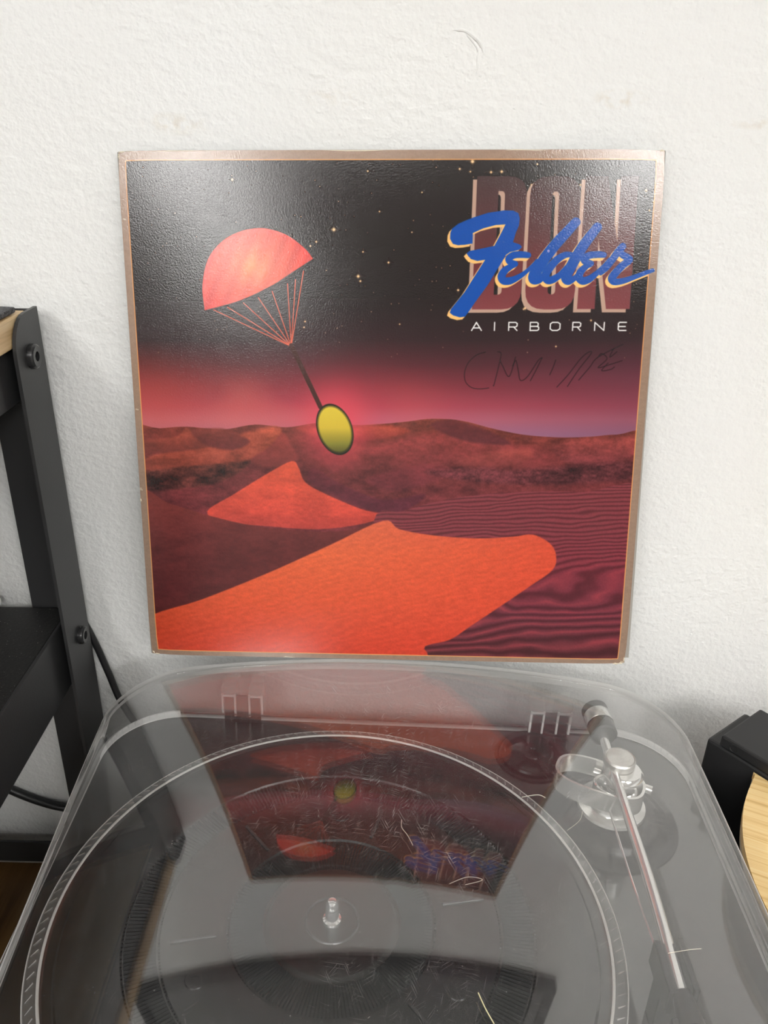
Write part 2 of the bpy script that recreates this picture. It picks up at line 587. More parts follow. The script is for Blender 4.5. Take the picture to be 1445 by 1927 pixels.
def ribs(name, r0, r1, n, z0, z1, w):
    bm = bmesh.new()
    for i in range(n):
        a = 2 * PI * i / n
        ca, sa = math.cos(a), math.sin(a)
        vs = []
        for rr in (r0, r1):
            for s, z in ((-w, z0), (0, z1), (w, z0)):
                vs.append(bm.verts.new((rr * ca - s * sa, rr * sa + s * ca, z)))
        bm.faces.new((vs[0], vs[1], vs[4], vs[3]))
        bm.faces.new((vs[1], vs[2], vs[5], vs[4]))
        bm.faces.new((vs[0], vs[2], vs[1]))
        bm.faces.new((vs[3], vs[4], vs[5]))
    o = obj(name, bm, M['rib'], pl)
    o['kind'] = 'stuff'
    return o


ribs('rib_ring', 0.0372, 0.0546, 170, -0.0012, 0.0004, 0.0005)
ribs('rib_ring', 0.0925, 0.1088, 300, -0.0012, 0.0004, 0.0006)
# clear rim with a bright polished line and the strobe marks
obj('rim', lathe([(0.149, -0.001), (0.150, 0.0), (0.155, -0.0008), (0.157, -0.003), (0.157, -0.010), (0.149, -0.010)], 160, closed=True), M['rimclear'], pl, True)
bm = lathe([(0.1492 + 0.0008 * math.cos(a), 0.0006 * math.sin(a)) for a in [2 * PI * k / 8 for k in range(8)]], 200, closed=True)
o = obj('rim_line', bm, M['ring_line'], pl, True, (0, 0, 0.0004))
o['label'] = 'bright polished line around the platter edge'
obj('rim_line', lathe([(0.1567 + 0.00035 * math.cos(a), 0.0003 * math.sin(a)) for a in [2 * PI * k / 6 for k in range(6)]], 160, closed=True), M['ring_line'], pl, True, (0, 0, -0.0022))
bm = bmesh.new()
NS = 150
for i in range(NS):
    a = 2 * PI * i / NS
    p0 = (0.1515 * math.cos(a), 0.1515 * math.sin(a), 0.0002)
    p1 = (0.1550 * math.cos(a + 0.020), 0.1550 * math.sin(a + 0.020), -0.0006)
    add_tube(bm, [p0, p1], [0.00045, 0.00022], 5)
o = obj('strobe_marks', bm, M['silver'], pl, True)
o['kind'] = 'stuff'
# spokes and round bosses moulded in the platter
for i, deg in enumerate((12, 72, 132, 192, 252, 312)):
    a = math.radians(deg)
    bm = bmesh.new()
    add_box(bm, 0.0615, 0.0855, -0.0009, 0.0009, -0.0003, 0.0008, 0.0003, 1, Matrix.Rotation(a, 4, 'Z'))
    obj('spoke', bm, M['rib'], pl)
for deg in (-150, -30, 90):
    a = math.radians(deg)
    obj('boss', lathe([(0.0015, -0.0002), (0.0015, -0.0008), (0.002, 0.0003), (0.005, 0.0003), (0.0058, -0.0003)], 24), M['platter'], pl, True,
        (0.076 * math.cos(a), 0.076 * math.sin(a), 0))
obj('label_ring', lathe([(0.0135, -0.0002), (0.0140, 0.0003), (0.0147, 0.0003), (0.0152, -0.0002)], 48, closed=True), M['rib'], pl, True)
sp = obj('spindle', lathe([(0.0052, -0.0002), (0.0050, 0.0012), (0.0038, 0.0016), (0.0036, 0.010), (0.0033, 0.0125), (0.0022, 0.0145), (0, 0.0152)], 28),
         M['chrome'], tt, True, (0, 0, TZ))

# tonearm
PV = (0.172, 0.093)      # pivot
ta = empty('tonearm', (PV[0], PV[1], PL_Z + TZ))
ta.parent = tt
obj('arm_base', lathe([(0.044, 0), (0.0435, 0.0012), (0.0395, 0.0022), (0.0372, 0.0030), (0.0330, 0.0072), (0.0285, 0.0104), (0.0255, 0.0116), (0.0240, 0.0118), (0.0, 0.0118)], 64),
    M['gloss_black'], ta, True)
obj('base_disc', lathe([(0, 0.012), (0.0212, 0.012), (0.0218, 0.0128), (0.0212, 0.0145), (0.0150, 0.0150), (0.0140, 0.0165), (0.0135, 0.0215), (0.0115, 0.0225), (0, 0.0225)], 56),
    M['silver'], ta, True)
# bearing block with spun cap
obj('bearing_post', lathe([(0, 0.0225), (0.0105, 0.0225), (0.0125, 0.027), (0.0128, 0.036), (0.0118, 0.043), (0.0100, 0.045), (0, 0.045)], 40), M['chrome'], ta, True, (0.003, -0.003, 0))
cp = obj('bearing_cap', lathe([(0.0090, 0.0450), (0.0098, 0.0456), (0.0098, 0.0495), (0.0091, 0.0504), (0.0085, 0.0500), (0.0082, 0.0503), (0, 0.0503)], 48),
         M['cap'], ta, True, (0.0005, 0.002, 0), 0.4)
# oval gimbal band
bm = bmesh.new()
NB = 56
ring_o, ring_i = [], []
for i in range(NB):
    a = 2 * PI * i / NB
    ca, sa = math.cos(a), math.sin(a)
    px = 0.0275 * math.copysign(abs(ca) ** 0.72, ca)
    py = 0.0145 * math.copysign(abs(sa) ** 0.72, sa)
    ring_o.append((px, py))
    ring_i.append((px * 0.94, py * 0.9))
rot = math.radians(-24)
gx, gy = -0.0125, -0.006
cr, sr = math.cos(rot), math.sin(rot)
R2 = lambda p: (gx + p[0] * cr - p[1] * sr, gy + p[0] * sr + p[1] * cr)
vs = [[bm.verts.new((*R2(p), z)) for p in ring] for ring, z in ((ring_o, 0.029), (ring_o, 0.042), (ring_i, 0.042), (ring_i, 0.029))]
for k in range(4):
    a, b = vs[k], vs[(k + 1) % 4]
    for i in range(NB):
        j = (i + 1) % NB
        bm.faces.new((a[i], a[j], b[j], b[i]))
obj('gimbal_band', bm, M['silver'], ta, True, None, 0.9)
bm = bmesh.new()
add_lathe(bm, [(0.0128, -0.0045), (0.0135, -0.004), (0.0135, 0.004), (0.0128, 0.0045), (0.0115, 0.004), (0.0115, -0.004)], 36,
          Matrix.Translation((-0.004, -0.012, 0.036)) @ Matrix.Rotation(math.radians(-24), 4, 'Z') @ Matrix.Scale(0.7, 4, (0, 1, 0)), closed=True)
obj('inner_ring', bm, M['chrome'], ta, True)
for sx_ in (-1, 1):
    obj('pivot_screw', tube([(0.003 + sx_ * 0.0125, -0.003 - sx_ * 0.0055, 0.036), (0.003 + sx_ * 0.0165, -0.003 - sx_ * 0.0073, 0.036)], 0.0026, 14), M['silver'], ta, True)
# arm tube, slightly tilted to the front
A0 = Vector((-0.004, 0.030, 0.0445))
A1 = Vector((-0.004, -0.155, 0.0400))
obj('arm_tube', tube(spline([A0 + Vector((0.0005, 0, 0)), (-0.004, 0.0, 0.0435), (-0.003, -0.08, 0.0425), A1], 6), 0.0031, 18), M['chrome'], ta, True)
D = Matrix.Translation((-0.0025, 0.0285, 0.0445)) @ Matrix.Rotation(math.radians(3), 4, 'Z') @ Matrix.Rotation(-PI / 2, 4, 'X')
cw = obj('counterweight', lathe([(0, 0), (0.0074, 0), (0.0086, 0.0010), (0.0089, 0.0095), (0.0086, 0.0100), (0.0086, 0.0104), (0.0089, 0.0108), (0.0089, 0.0202),
                                 (0.0086, 0.0206), (0.0089, 0.0210), (0.0089, 0.0262), (0.0080, 0.0275), (0, 0.0275)], 44, D), M['matte_black'], ta, True)
obj('weight_band', lathe([(0.0089, 0.0107), (0.00915, 0.0110), (0.00915, 0.0200), (0.0089, 0.0204)], 44, D, closed=True), M['silver'], cw, True)
# headshell and cartridge
hs = obj('headshell', box(-0.013, 0.004, -0.190, -0.160, 0.0365, 0.0415, 0.0015), M['matte_black'], ta)
obj('cartridge', box(-0.010, 0.001, -0.186, -0.164, 0.021, 0.0365, 0.0015), M['matte_black'], hs)
obj('arm_sleeve', tube([(-0.004, -0.148, 0.0402), (-0.004, -0.166, 0.0397)], [0.0046, 0.0068], 20), M['matte_black'], ta, True)
# arm rest: a post and a clip holding the tube
ar = obj('arm_rest', box(-0.0095, 0.0035, -0.140, -0.128, 0, 0.030, 0.001), M['matte_black'], ta)
obj('rest_clip', box(-0.0110, -0.0072, -0.150, -0.122, 0.028, 0.044, 0.0008), M['matte_black'], ar)
obj('rest_clip', box(0.0002, 0.0034, -0.150, -0.122, 0.028, 0.046, 0.0008), M['matte_black'], ar)
obj('lift_bar', tube(spline([(-0.0085, -0.02, 0.030), (-0.010, -0.08, 0.036), (-0.0095, -0.125, 0.0395)], 8), 0.0007, 8), M['chrome'], ta, True)
# ---- dust cover: domed top, drafted walls, thick acrylic
N_C = 14


def outline(level):
    """level 0 = bottom lip, 1 = top edge; the same number of points in the same order"""
    xl0, xr0, yb0, yf0, r0 = BX0 + 0.0005, BX1 - 0.0005, BY1 - 0.0005, BY0 + 0.0005, 0.050
    xl1, xr1, yb1, yf1, r1 = -0.1525, 0.2165, 0.1485, -0.195, 0.047
    k = level
    mixv = lambda a, b: a + (b - a) * k
    xl, xr, yb, yf, r = mixv(xl0, xl1), mixv(xr0, xr1), mixv(yb0, yb1), mixv(yf0, yf1), mixv(r0, r1)
    pts = []
    cs = [(xr - r, yb - r, 0), (xl + r, yb - r, PI / 2), (xl + r, yf + r, PI), (xr - r, yf + r, 1.5 * PI)]
    for ci, (cx, cy, a0) in enumerate(cs):
        for i in range(N_C + 1):
            a = a0 + PI / 2 * i / N_C
            pts.append((cx + r * math.cos(a), cy + r * math.sin(a)))
        nx, ny, na = cs[(ci + 1) % 4]
        p, q = pts[-1], (nx + r * math.cos(na), ny + r * math.sin(na))
        for i in range(1, 24):
            pts.append((p[0] + (q[0] - p[0]) * i / 24, p[1] + (q[1] - p[1]) * i / 24))
    if k > 0:                                   # the left edge runs in a little towards the front
        pts = [(x + k * 0.05 * max(0, 0.11 - y) * min(1, max(0, (0.1 - x) / 0.25)), y) for x, y in pts]
    return pts


bm = bmesh.new()
rings = []
bot, top = outline(0), outline(1)
CX, CY = 0.0325, -0.025
for k in (0, 0.25, 0.5, 0.75, 0.92):
    rings.append([bm.verts.new((b[0] + (t_[0] - b[0]) * k, b[1] + (t_[1] - b[1]) * k, PL_Z + 0.0005 + (crown(*t_) - 0.003 - PL_Z) * k)) for b, t_ in zip(bot, top)])
FR = 0.0032                                     # small round where wall meets top
for a in (20, 40, 60, 78):
    ar_ = math.radians(a)
    row = []
    for t_ in top:
        d = Vector((t_[0] - CX, t_[1] - CY))
        L = d.length
        k = (L - FR * (1 - math.cos(ar_))) / L
        x, y = CX + d.x * k, CY + d.y * k
        row.append(bm.verts.new((x, y, crown(x, y) - FR * (1 - math.sin(ar_)))))
    rings.append(row)
for s in [0.972] + [0.93 - 0.93 * i / 22 for i in range(22)]:
    rings.append([bm.verts.new((CX + (t_[0] - CX) * s, CY + (t_[1] - CY) * s, crown(CX + (t_[0] - CX) * s, CY + (t_[1] - CY) * s))) for t_ in top])
n = len(top)
for a, b in zip(rings[:-1], rings[1:]):
    for i in range(n):
        bm.faces.new((a[i], a[(i + 1) % n], b[(i + 1) % n], b[i]))
cv = bm.verts.new((CX, CY, crown(CX, CY)))
for i in range(n):
    bm.faces.new((rings[-1][i], rings[-1][(i + 1) % n], cv))
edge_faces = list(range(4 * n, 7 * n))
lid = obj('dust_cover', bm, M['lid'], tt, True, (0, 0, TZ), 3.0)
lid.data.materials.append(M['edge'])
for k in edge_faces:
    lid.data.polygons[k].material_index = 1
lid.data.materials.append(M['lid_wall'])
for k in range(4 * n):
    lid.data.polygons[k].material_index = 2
sol = lid.modifiers.new('thickness', 'SOLIDIFY')
sol.thickness = 0.0028
sol.offset = -1
lid['label'] = 'clear domed acrylic cover, scratched and dusty'
# the thick lower lip, its white glint painted as diffuse haze
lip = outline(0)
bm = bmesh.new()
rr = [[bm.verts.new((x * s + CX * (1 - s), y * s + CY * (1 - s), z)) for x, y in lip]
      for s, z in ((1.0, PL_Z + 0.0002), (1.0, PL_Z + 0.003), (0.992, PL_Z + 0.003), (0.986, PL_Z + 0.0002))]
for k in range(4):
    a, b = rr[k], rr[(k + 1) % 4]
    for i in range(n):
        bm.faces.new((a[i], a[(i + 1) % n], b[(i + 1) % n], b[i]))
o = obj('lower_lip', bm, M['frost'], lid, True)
# the two clear hinge pockets on the rear wall
for hx, hy in ((-0.0785, 0.0), (0.1455, -0.005)):
    bm = bmesh.new()
    for sx in (-1, 1):
        add_box(bm, sx * 0.0095 - 0.0055, sx * 0.0095 + 0.0055, -0.014, 0.0, 0.0, 0.0215, 0.001)
    add_box(bm, -0.015, -0.005, -0.016, 0.0, 0.0215, 0.0275, 0.001)
    add_box(bm, 0.005, 0.015, -0.016, 0.0, 0.0215, 0.0275, 0.001)
    add_box(bm, -0.005, 0.005, -0.0145, 0.0, 0.0215, 0.0255, 0.001)
    h = obj('hinge', bm, M['hinge'], lid, False, (hx, 0.1915 + hy, PL_Z + 0.002))
    h['label'] = 'clear moulded hinge pocket with dark reflections built in as plates'
    yf_ = 0.1915 + hy - 0.0150
    bm = bmesh.new()
    for cx_, w_ in ((-0.0094, 0.0034), (0.0, 0.0042), (0.0094, 0.0034)):
        add_box(bm, hx + cx_ - w_, hx + cx_ + w_, yf_, yf_ + 0.0008, PL_Z + 0.003, PL_Z + 0.0195 + (0.0025 if cx_ == 0 else 0), 0.0002, 1)
    add_box(bm, hx - 0.0135, hx + 0.0135, yf_, 0.1912 + hy, PL_Z - 0.004, PL_Z + 0.0028, 0.0005)
    fb = bmesh.new()
    for cx_ in (-0.0143, -0.0052, 0.0052, 0.0143):
        add_box(fb, hx + cx_ - 0.0007, hx + cx_ + 0.0007, yf_ - 0.0004, yf_ + 0.001, PL_Z + 0.003, PL_Z + 0.0225, 0.0002, 1)
    for a_, b_ in ((-0.0143, -0.0052), (0.0052, 0.0143)):
        add_box(fb, hx + a_, hx + b_, yf_ - 0.0004, yf_ + 0.001, PL_Z + 0.0205, PL_Z + 0.0217, 0.0002, 1)
    obj('hinge_bright_edge', fb, M['frost'], lid)  # pale bars built for the hinge's bright edge lines
    obj('hinge_reflection', bm, M['hinge_dark'], lid)  # dark plates stand in for reflections in the hinge windows

# 45 rpm adapter lying in its well
ad = tag(empty('record_adapter', (0.131, 0.1500, PL_Z)), 'black three-armed single-record adapter in the well beside the tonearm', 'adapter')
obj('ring', lathe([(0.0190, 0.0002), (0.0226, 0.0002), (0.0226, 0.0030), (0.0216, 0.0040), (0.0200, 0.0040), (0.0190, 0.0032)], 56, closed=True), M['gloss_black'], ad, True)
obj('hub', lathe([(0.0036, 0.0002), (0.0075, 0.0002), (0.0075, 0.0036), (0.0066, 0.0044), (0.0044, 0.0044), (0.0036, 0.0036)], 32, closed=True), M['gloss_black'], ad, True)
for deg in (75, 195, 315):
    a = math.radians(deg)
    wd = [(0.0062, -0.0035), (0.0192, -0.0105), (0.0205, 0.0), (0.0192, 0.0105), (0.0062, 0.0035)]
    bm = prism([(p * math.cos(a) - q * math.sin(a), p * math.sin(a) + q * math.cos(a)) for p, q in wd], 0.0004, 0.0028, 0.0004)
    obj('arm', bm, M['gloss_black'], ad)


# ------------------------------------------------------------------ record jacket
JW = 0.3145
J = np.array([[-0.14456928, 0.21047161, 0.37012072], [0.16957291, 0.20337748, 0.38333452],
              [-0.13297267, 0.14965565, 0.06177483], [0.18116952, 0.14256151, 0.07498863]])
ju = Vector(J[3] - J[2]).normalized()
jw = Vector(J[0] - J[2]).normalized()
jw = (jw - jw.dot(ju) * ju).normalized()
jn = ju.cross(jw)                                # points into the room? fixed below
if jn.y > 0:
    jn = -jn
jm = Matrix(((ju.x, -jn.x, jw.x, J[2][0]), (ju.y, -jn.y, jw.y, J[2][1]), (ju.z, -jn.z, jw.z, J[2][2]), (0, 0, 0, 1)))

# ---- the printed front: painted into an image here, in numpy
TN = 1300


def px_of(P):
    """print position -> the drawing's own pixel grid (one homography for the whole sheet)"""
    c = np.array(cam.matrix_world.translation)
    q = (P - c) @ np.array(RW).T
    return np.stack([722.5 + F_PX * q[..., 0] / q[..., 2], 963.5 + F_PX * q[..., 1] / q[..., 2]], -1)


_u = (np.arange(TN) + 0.5) / TN
_U, _V = np.meshgrid(_u, _u)
_P = J[2] + _U[..., None] * (J[3] - J[2]) + _V[..., None] * (J[0] - J[2])
_Q = px_of(_P)
PX, PY = _Q[..., 0].astype(np.float32), _Q[..., 1].astype(np.float32)
_src = px_of(np.array([J[2], J[3], J[0], J[1]]))
_dst = np.array([[0, 0], [1, 0], [0, 1], [1, 1]]) * TN
_A = []
for (x, y), (a, b) in zip(_src, _dst):
    _A += [[x, y, 1, 0, 0, 0, -a * x, -a * y, -a], [0, 0, 0, x, y, 1, -b * x, -b * y, -b]]
_H = np.linalg.svd(np.array(_A, float))[2][-1].reshape(3, 3)
IMG = np.zeros((TN, TN, 3), np.float32)
rng = np.random.RandomState(5)


def window(pts, pad):
    p = np.array(pts, float)
    lo, hi = p.min(0) - pad, p.max(0) + pad
    c = np.array([[lo[0], lo[1], 1], [hi[0], lo[1], 1], [lo[0], hi[1], 1], [hi[0], hi[1], 1]]) @ _H.T
    c = c[:, :2] / c[:, 2:]
    a, b = np.floor(c.min(0)).astype(int), np.ceil(c.max(0)).astype(int)
    a, b = np.clip(a, 0, TN), np.clip(b, 0, TN)
    return slice(a[1], b[1]), slice(a[0], b[0])


def smooth(pts, k=6, closed=False):
    P = [np.array(p, float) for p in pts]
    n_ = len(P)
    out = []
    for i in range(n_ if closed else n_ - 1):
        g = (lambda j: P[j % n_]) if closed else (lambda j: P[min(max(j, 0), n_ - 1)])
        p0, p1, p2, p3 = g(i - 1), g(i), g(i + 1), g(i + 2)
        for j in range(k):
            t = j / k
            out.append(0.5 * (2 * p1 + (p2 - p0) * t + (2 * p0 - 5 * p1 + 4 * p2 - p3) * t * t + (3 * p1 - p0 - 3 * p2 + p3) * t ** 3))
    if not closed:
        out.append(P[-1])
    return out


def seg_d(X, Y, a, b):
    dx, dy = b[0] - a[0], b[1] - a[1]
    L = dx * dx + dy * dy + 1e-9
    t = np.clip(((X - a[0]) * dx + (Y - a[1]) * dy) / L, 0, 1)
    return np.hypot(X - a[0] - t * dx, Y - a[1] - t * dy), t


def blend(w, al, col):
    if callable(col):
        col = col(PX[w], PY[w])
    else:
        col = np.array(col, np.float32)
    IMG[w] = IMG[w] * (1 - al[..., None]) + col * al[..., None]


def poly_sd(pts, pad):
    w = window(pts, pad)
    X, Y = PX[w], PY[w]
    d = np.full(X.shape, 1e9, np.float32)
    ins = np.zeros(X.shape, bool)
    for a, b in zip(pts, pts[1:] + pts[:1]):
        d = np.minimum(d, seg_d(X, Y, a, b)[0])
        c = (a[1] > Y) != (b[1] > Y)
        if abs(b[1] - a[1]) > 1e-9:
            ins ^= c & (X < (b[0] - a[0]) * (Y - a[1]) / (b[1] - a[1]) + a[0])
    return w, np.where(ins, -d, d)


def fill(pts, col, alpha=1.0, feather=1.0, grow=0.0, holes=()):
    pts = [tuple(p) for p in pts]
    w, d = poly_sd(pts, feather + grow + 2)
    d = d - grow
    for h in holes:
        h = [tuple(p) for p in h]
        X, Y = PX[w], PY[w]
        hd = np.full(X.shape, 1e9, np.float32)
        ins = np.zeros(X.shape, bool)
        for a, b in zip(h, h[1:] + h[:1]):
            hd = np.minimum(hd, seg_d(X, Y, a, b)[0])
            c = (a[1] > Y) != (b[1] > Y)
            if abs(b[1] - a[1]) > 1e-9:
                ins ^= c & (X < (b[0] - a[0]) * (Y - a[1]) / (b[1] - a[1]) + a[0])
        d = np.maximum(d, np.where(ins, hd, -hd))
    blend(w, np.clip(0.5 - d / feather, 0, 1) * alpha, col)


def stroke(pts, r, col, alpha=1.0, feather=1.0):
    pts = [tuple(p) for p in pts]
    rs = r if isinstance(r, (list, tuple)) else [r] * len(pts)
    w = window(pts, max(rs) + feather + 2)
    X, Y = PX[w], PY[w]
    d = np.full(X.shape, 1e9, np.float32)
    for i in range(len(pts) - 1):
        dd, t = seg_d(X, Y, pts[i], pts[i + 1])
        d = np.minimum(d, dd - (rs[i] + (rs[i + 1] - rs[i]) * t))
    blend(w, np.clip(0.5 - d / feather, 0, 1) * alpha, col)


def vnoise(cx, cy):
    g = rng.rand(cy + 2, cx + 2).astype(np.float32)
    xs, ys = np.linspace(0, cx, TN), np.linspace(0, cy, TN)
    xi, yi = xs.astype(int), ys.astype(int)
    fx, fy = xs - xi, ys - yi
    fx, fy = fx * fx * (3 - 2 * fx), fy * fy * (3 - 2 * fy)
    a = g[yi][:, xi] * (1 - fx) + g[yi][:, xi + 1] * fx
    b = g[yi + 1][:, xi] * (1 - fx) + g[yi + 1][:, xi + 1] * fx
    return (a * (1 - fy[:, None]) + b * fy[:, None]).astype(np.float32)


def grad(stops, v):
    ps = [s[0] for s in stops]
    return np.stack([np.interp(v, ps, [s[1][k] for s in stops]) for k in range(3)], -1).astype(np.float32)


NZ1, NZ2, NZ3, NZ4 = vnoise(9, 14), vnoise(30, 60), vnoise(110, 220), vnoise(420, 420)
# dusk sky
IMG[:] = grad([(280, (34, 27, 26)), (560, (36, 28, 28)), (640, (48, 31, 33)), (685, (78, 36, 42)), (728, (124, 46, 56)), (764, (164, 64, 78)), (790, (178, 92, 108)), (818, (160, 104, 132))], PY)
lf = np.clip((560 - PX) / 260, 0, 1)[..., None] * np.clip((PY - 640) / 90, 0, 1)[..., None]
IMG = IMG * (1 - lf * 0.45) + np.array((196, 92, 78), np.float32) * lf * 0.45
rt = np.clip((PX - 760) / 420, 0, 1)[..., None] * np.clip((PY - 620) / 90, 0, 1)[..., None]
IMG = IMG * (1 - rt * 0.42) + np.array((92, 58, 76), np.float32) * rt * 0.42
cl = (np.clip((NZ1 - 0.45) * 2.2, 0, 1) * np.clip((PY - 690) / 50, 0, 1) * np.clip((1000 - PX) / 500, 0, 1))[..., None]
IMG = IMG * (1 - cl * 0.28) + np.array((222, 112, 96), np.float32) * cl * 0.28
# stars
for _ in range(230):
    x, y = rng.uniform(240, 1235), rng.uniform(298, 680)
    w_ = window([(x, y)], 4)
    g_ = np.exp(-((PX[w_] - x) ** 2 + (PY[w_] - y) ** 2) / (2 * rng.uniform(0.4, 0.8) ** 2)) * rng.uniform(0.2, 0.9)
    blend(w_, g_, (235, 190, 150))
for x, y, s in ((889, 304, 3.0), (865, 318, 1.7), (924, 324, 2.0), (944, 323, 2.2), (1011, 309, 1.4), (885, 323, 1.4), (628, 432, 2.8), (437, 338, 1.6), (692, 322, 1.4), (714, 398, 1.2),
                (674, 520, 2.4), (678, 529, 1.6), (595, 455, 1.5), (584, 463, 1.4), (731, 494, 1.6), (862, 546, 1.8), (988, 580, 2.2), (985, 582, 1.2), (1216, 358, 1.8), (1230, 380, 1.4),
                (1000, 348, 1.6), (1092, 348, 1.4), (574, 605, 1.4), (572, 616, 1.3), (1222, 396, 1.4), (752, 610, 1.1), (1112, 603, 1.5), (1046, 652, 1.3), (794, 362, 1.1), (775, 437, 1.0), (683, 474, 1.3)):
    w_ = window([(x, y)], 14)
    dx, dy = PX[w_] - x, PY[w_] - y
    g_ = np.exp(-(dx ** 2 + dy ** 2) / (2 * (0.75 * s) ** 2)) + 0.35 * np.exp(-np.abs(dx) / (0.4 * s) - np.abs(dy) / (1.8 * s)) + 0.35 * np.exp(-np.abs(dy) / (0.4 * s) - np.abs(dx) / (1.8 * s))
    blend(w_, np.clip(g_, 0, 1), (250, 205, 150))
# soft red glow low in the sky
g_ = np.exp(-(((PX - 640) / 150) ** 2 + ((PY - 760) / 90) ** 2))
blend((slice(None), slice(None)), g_ * 0.26, (200, 54, 72))

# plain rolling dunes



def dune(pts, stops, axis=(0, 1), nz=0.12, feather=1.2, sm=5):
    P = smooth(pts, sm, True) if sm else pts

    def c(X, Y):
        v = X * axis[0] + Y * axis[1]
        g = grad(stops, v)
        ww = window(P, feather + 2)
        k = (NZ2[ww] - 0.5) * 1.2 + (NZ3[ww] - 0.5) * 0.7 + (NZ4[ww] - 0.5) * 0.5
        return g * (1 + nz * k[..., None])
    fill(P, c, 1.0, feather)


dune([(225, 812), (300, 806), (352, 803), (420, 808), (480, 799), (540, 804), (600, 796), (680, 800), (760, 794), (812, 788), (870, 792), (925, 806), (985, 818), (1050, 823), (1110, 822), (1160, 818), (1230, 824), (1230, 1010), (225, 1010)],
     [(785, (128, 60, 48)), (830, (108, 47, 42)), (880, (98, 42, 42)), (960, (104, 42, 46))], nz=0.3)
dune([(262, 868), (330, 845), (400, 835), (470, 812), (520, 803), (528, 820), (500, 850), (440, 880), (370, 895), (265, 905)], [(800, (176, 80, 58)), (900, (120, 54, 44))], nz=0.25, feather=7)
dune([(560, 806), (640, 806), (720, 800), (770, 812), (700, 830), (620, 826)], [(795, (186, 78, 56)), (835, (118, 46, 46))], nz=0.2, feather=8)
dune([(690, 852), (770, 822), (860, 812), (960, 832), (1060, 850), (1040, 880), (900, 870), (780, 885)], [(810, (140, 58, 54)), (890, (110, 46, 48))], nz=0.25, feather=12)
dune([(1040, 838), (1120, 824), (1220, 828), (1220, 880), (1130, 890), (1060, 866)], [(820, (142, 62, 56)), (890, (100, 44, 50))], nz=0.3, feather=9)
dune([(268, 830), (330, 822), (352, 806), (372, 822), (400, 838), (330, 850), (265, 852)], [(800, (158, 74, 56)), (850, (110, 50, 44))], nz=0.2, feather=5)
dune([(360, 812), (410, 806), (432, 812), (470, 830), (440, 846), (390, 838)], [(800, (122, 56, 46)), (850, (96, 42, 42))], nz=0.2, feather=5)
dune([(470, 868), (505, 842), (532, 815), (548, 838), (560, 866), (520, 880)], [(810, (150, 62, 54)), (880, (112, 48, 46))], nz=0.15, feather=6)
dune([(690, 905), (740, 884), (800, 876), (850, 884), (800, 912), (740, 924)], [(870, (124, 50, 54)), (925, (98, 40, 46))], nz=0.2, feather=10)
dune([(860, 868), (930, 850), (1000, 846), (990, 868), (920, 880)], [(845, (150, 66, 60)), (880, (116, 50, 50))], nz=0.2, feather=8)
dune([(810, 800), (840, 790), (880, 797), (930, 816), (960, 836), (900, 834), (850, 822)], [(790, (104, 44, 44)), (836, (92, 40, 44))], nz=0.15, feather=5)
dune([(262, 892), (330, 880), (430, 872), (470, 868), (440, 895), (380, 915), (268, 922)], [(860, (92, 46, 38)), (920, (70, 34, 32))], nz=0.7, feather=6)
dune([(800, 888), (900, 880), (980, 884), (1195, 870), (1210, 900), (1010, 912), (880, 905)], [(870, (92, 42, 46)), (915, (84, 38, 42))], nz=0.6, feather=9)
dune([(390, 962), (440, 930), (500, 893), (548, 868), (562, 880), (575, 908), (618, 932), (680, 958), (720, 968), (690, 984), (600, 996), (500, 990), (420, 982)], [(865, (206, 82, 56)), (960, (200, 70, 56)), (1000, (168, 58, 52))], nz=0.16, feather=2)
dune([(590, 880), (640, 910), (720, 940), (800, 930), (760, 962), (700, 962), (620, 930), (580, 905)], [(880, (100, 40, 46)), (965, (84, 34, 46))], nz=0.2, feather=5)
dune([(255, 935), (320, 948), (400, 972), (480, 990), (560, 998), (640, 1000), (720, 985), (700, 1030), (560, 1080), (400, 1150), (262, 1190)], [(935, (122, 50, 46)), (1010, (96, 40, 40)), (1110, (84, 34, 36)), (1180, (78, 34, 34))], nz=0.14, feather=2)


def ripple(X, Y):
    base = grad([(925, (120, 52, 58)), (1000, (118, 50, 58)), (1080, (118, 44, 56)), (1160, (104, 44, 56)), (1240, (88, 38, 44))], Y)
    ww = window(RP, 4)
    near = np.clip((Y - 1000) / 150, 0, 1)
    u_ = np.clip(Y - 1000, 0, 150)
    phase = 0.95 * np.minimum(Y, 1000) + (0.95 * u_ - 0.62 * u_ * u_ / 300) + 0.33 * np.maximum(Y - 1150, 0)
    warp = (NZ1[ww] - 0.5) * (16 + 4 * near) + (NZ2[ww] - 0.5) * (5 - 3.2 * near)
    s_ = np.sin(phase + 0.05 * X * (1 - near) + 0.02 * X * near + warp)
    s2 = np.clip(s_, 0, 1) ** 2
    lit = np.array((188, 72, 80), np.float32)
    k = (s2 * (0.16 + 0.30 * near * NZ2[ww]))[..., None]
    base = base * (1 - k) + lit * k
    k2 = (np.clip(-s_, 0, 1) * 0.25)[..., None]
    return base * (1 - k2) * (1 + 0.08 * (NZ4[ww] - 0.5))[..., None]


RP = smooth([(700, 990), (760, 962), (830, 942), (920, 929), (1010, 925), (1100, 926), (1225, 936), (1225, 1270), (700, 1270)], 5, True)
fill(RP, ripple, 1.0, 2.0)


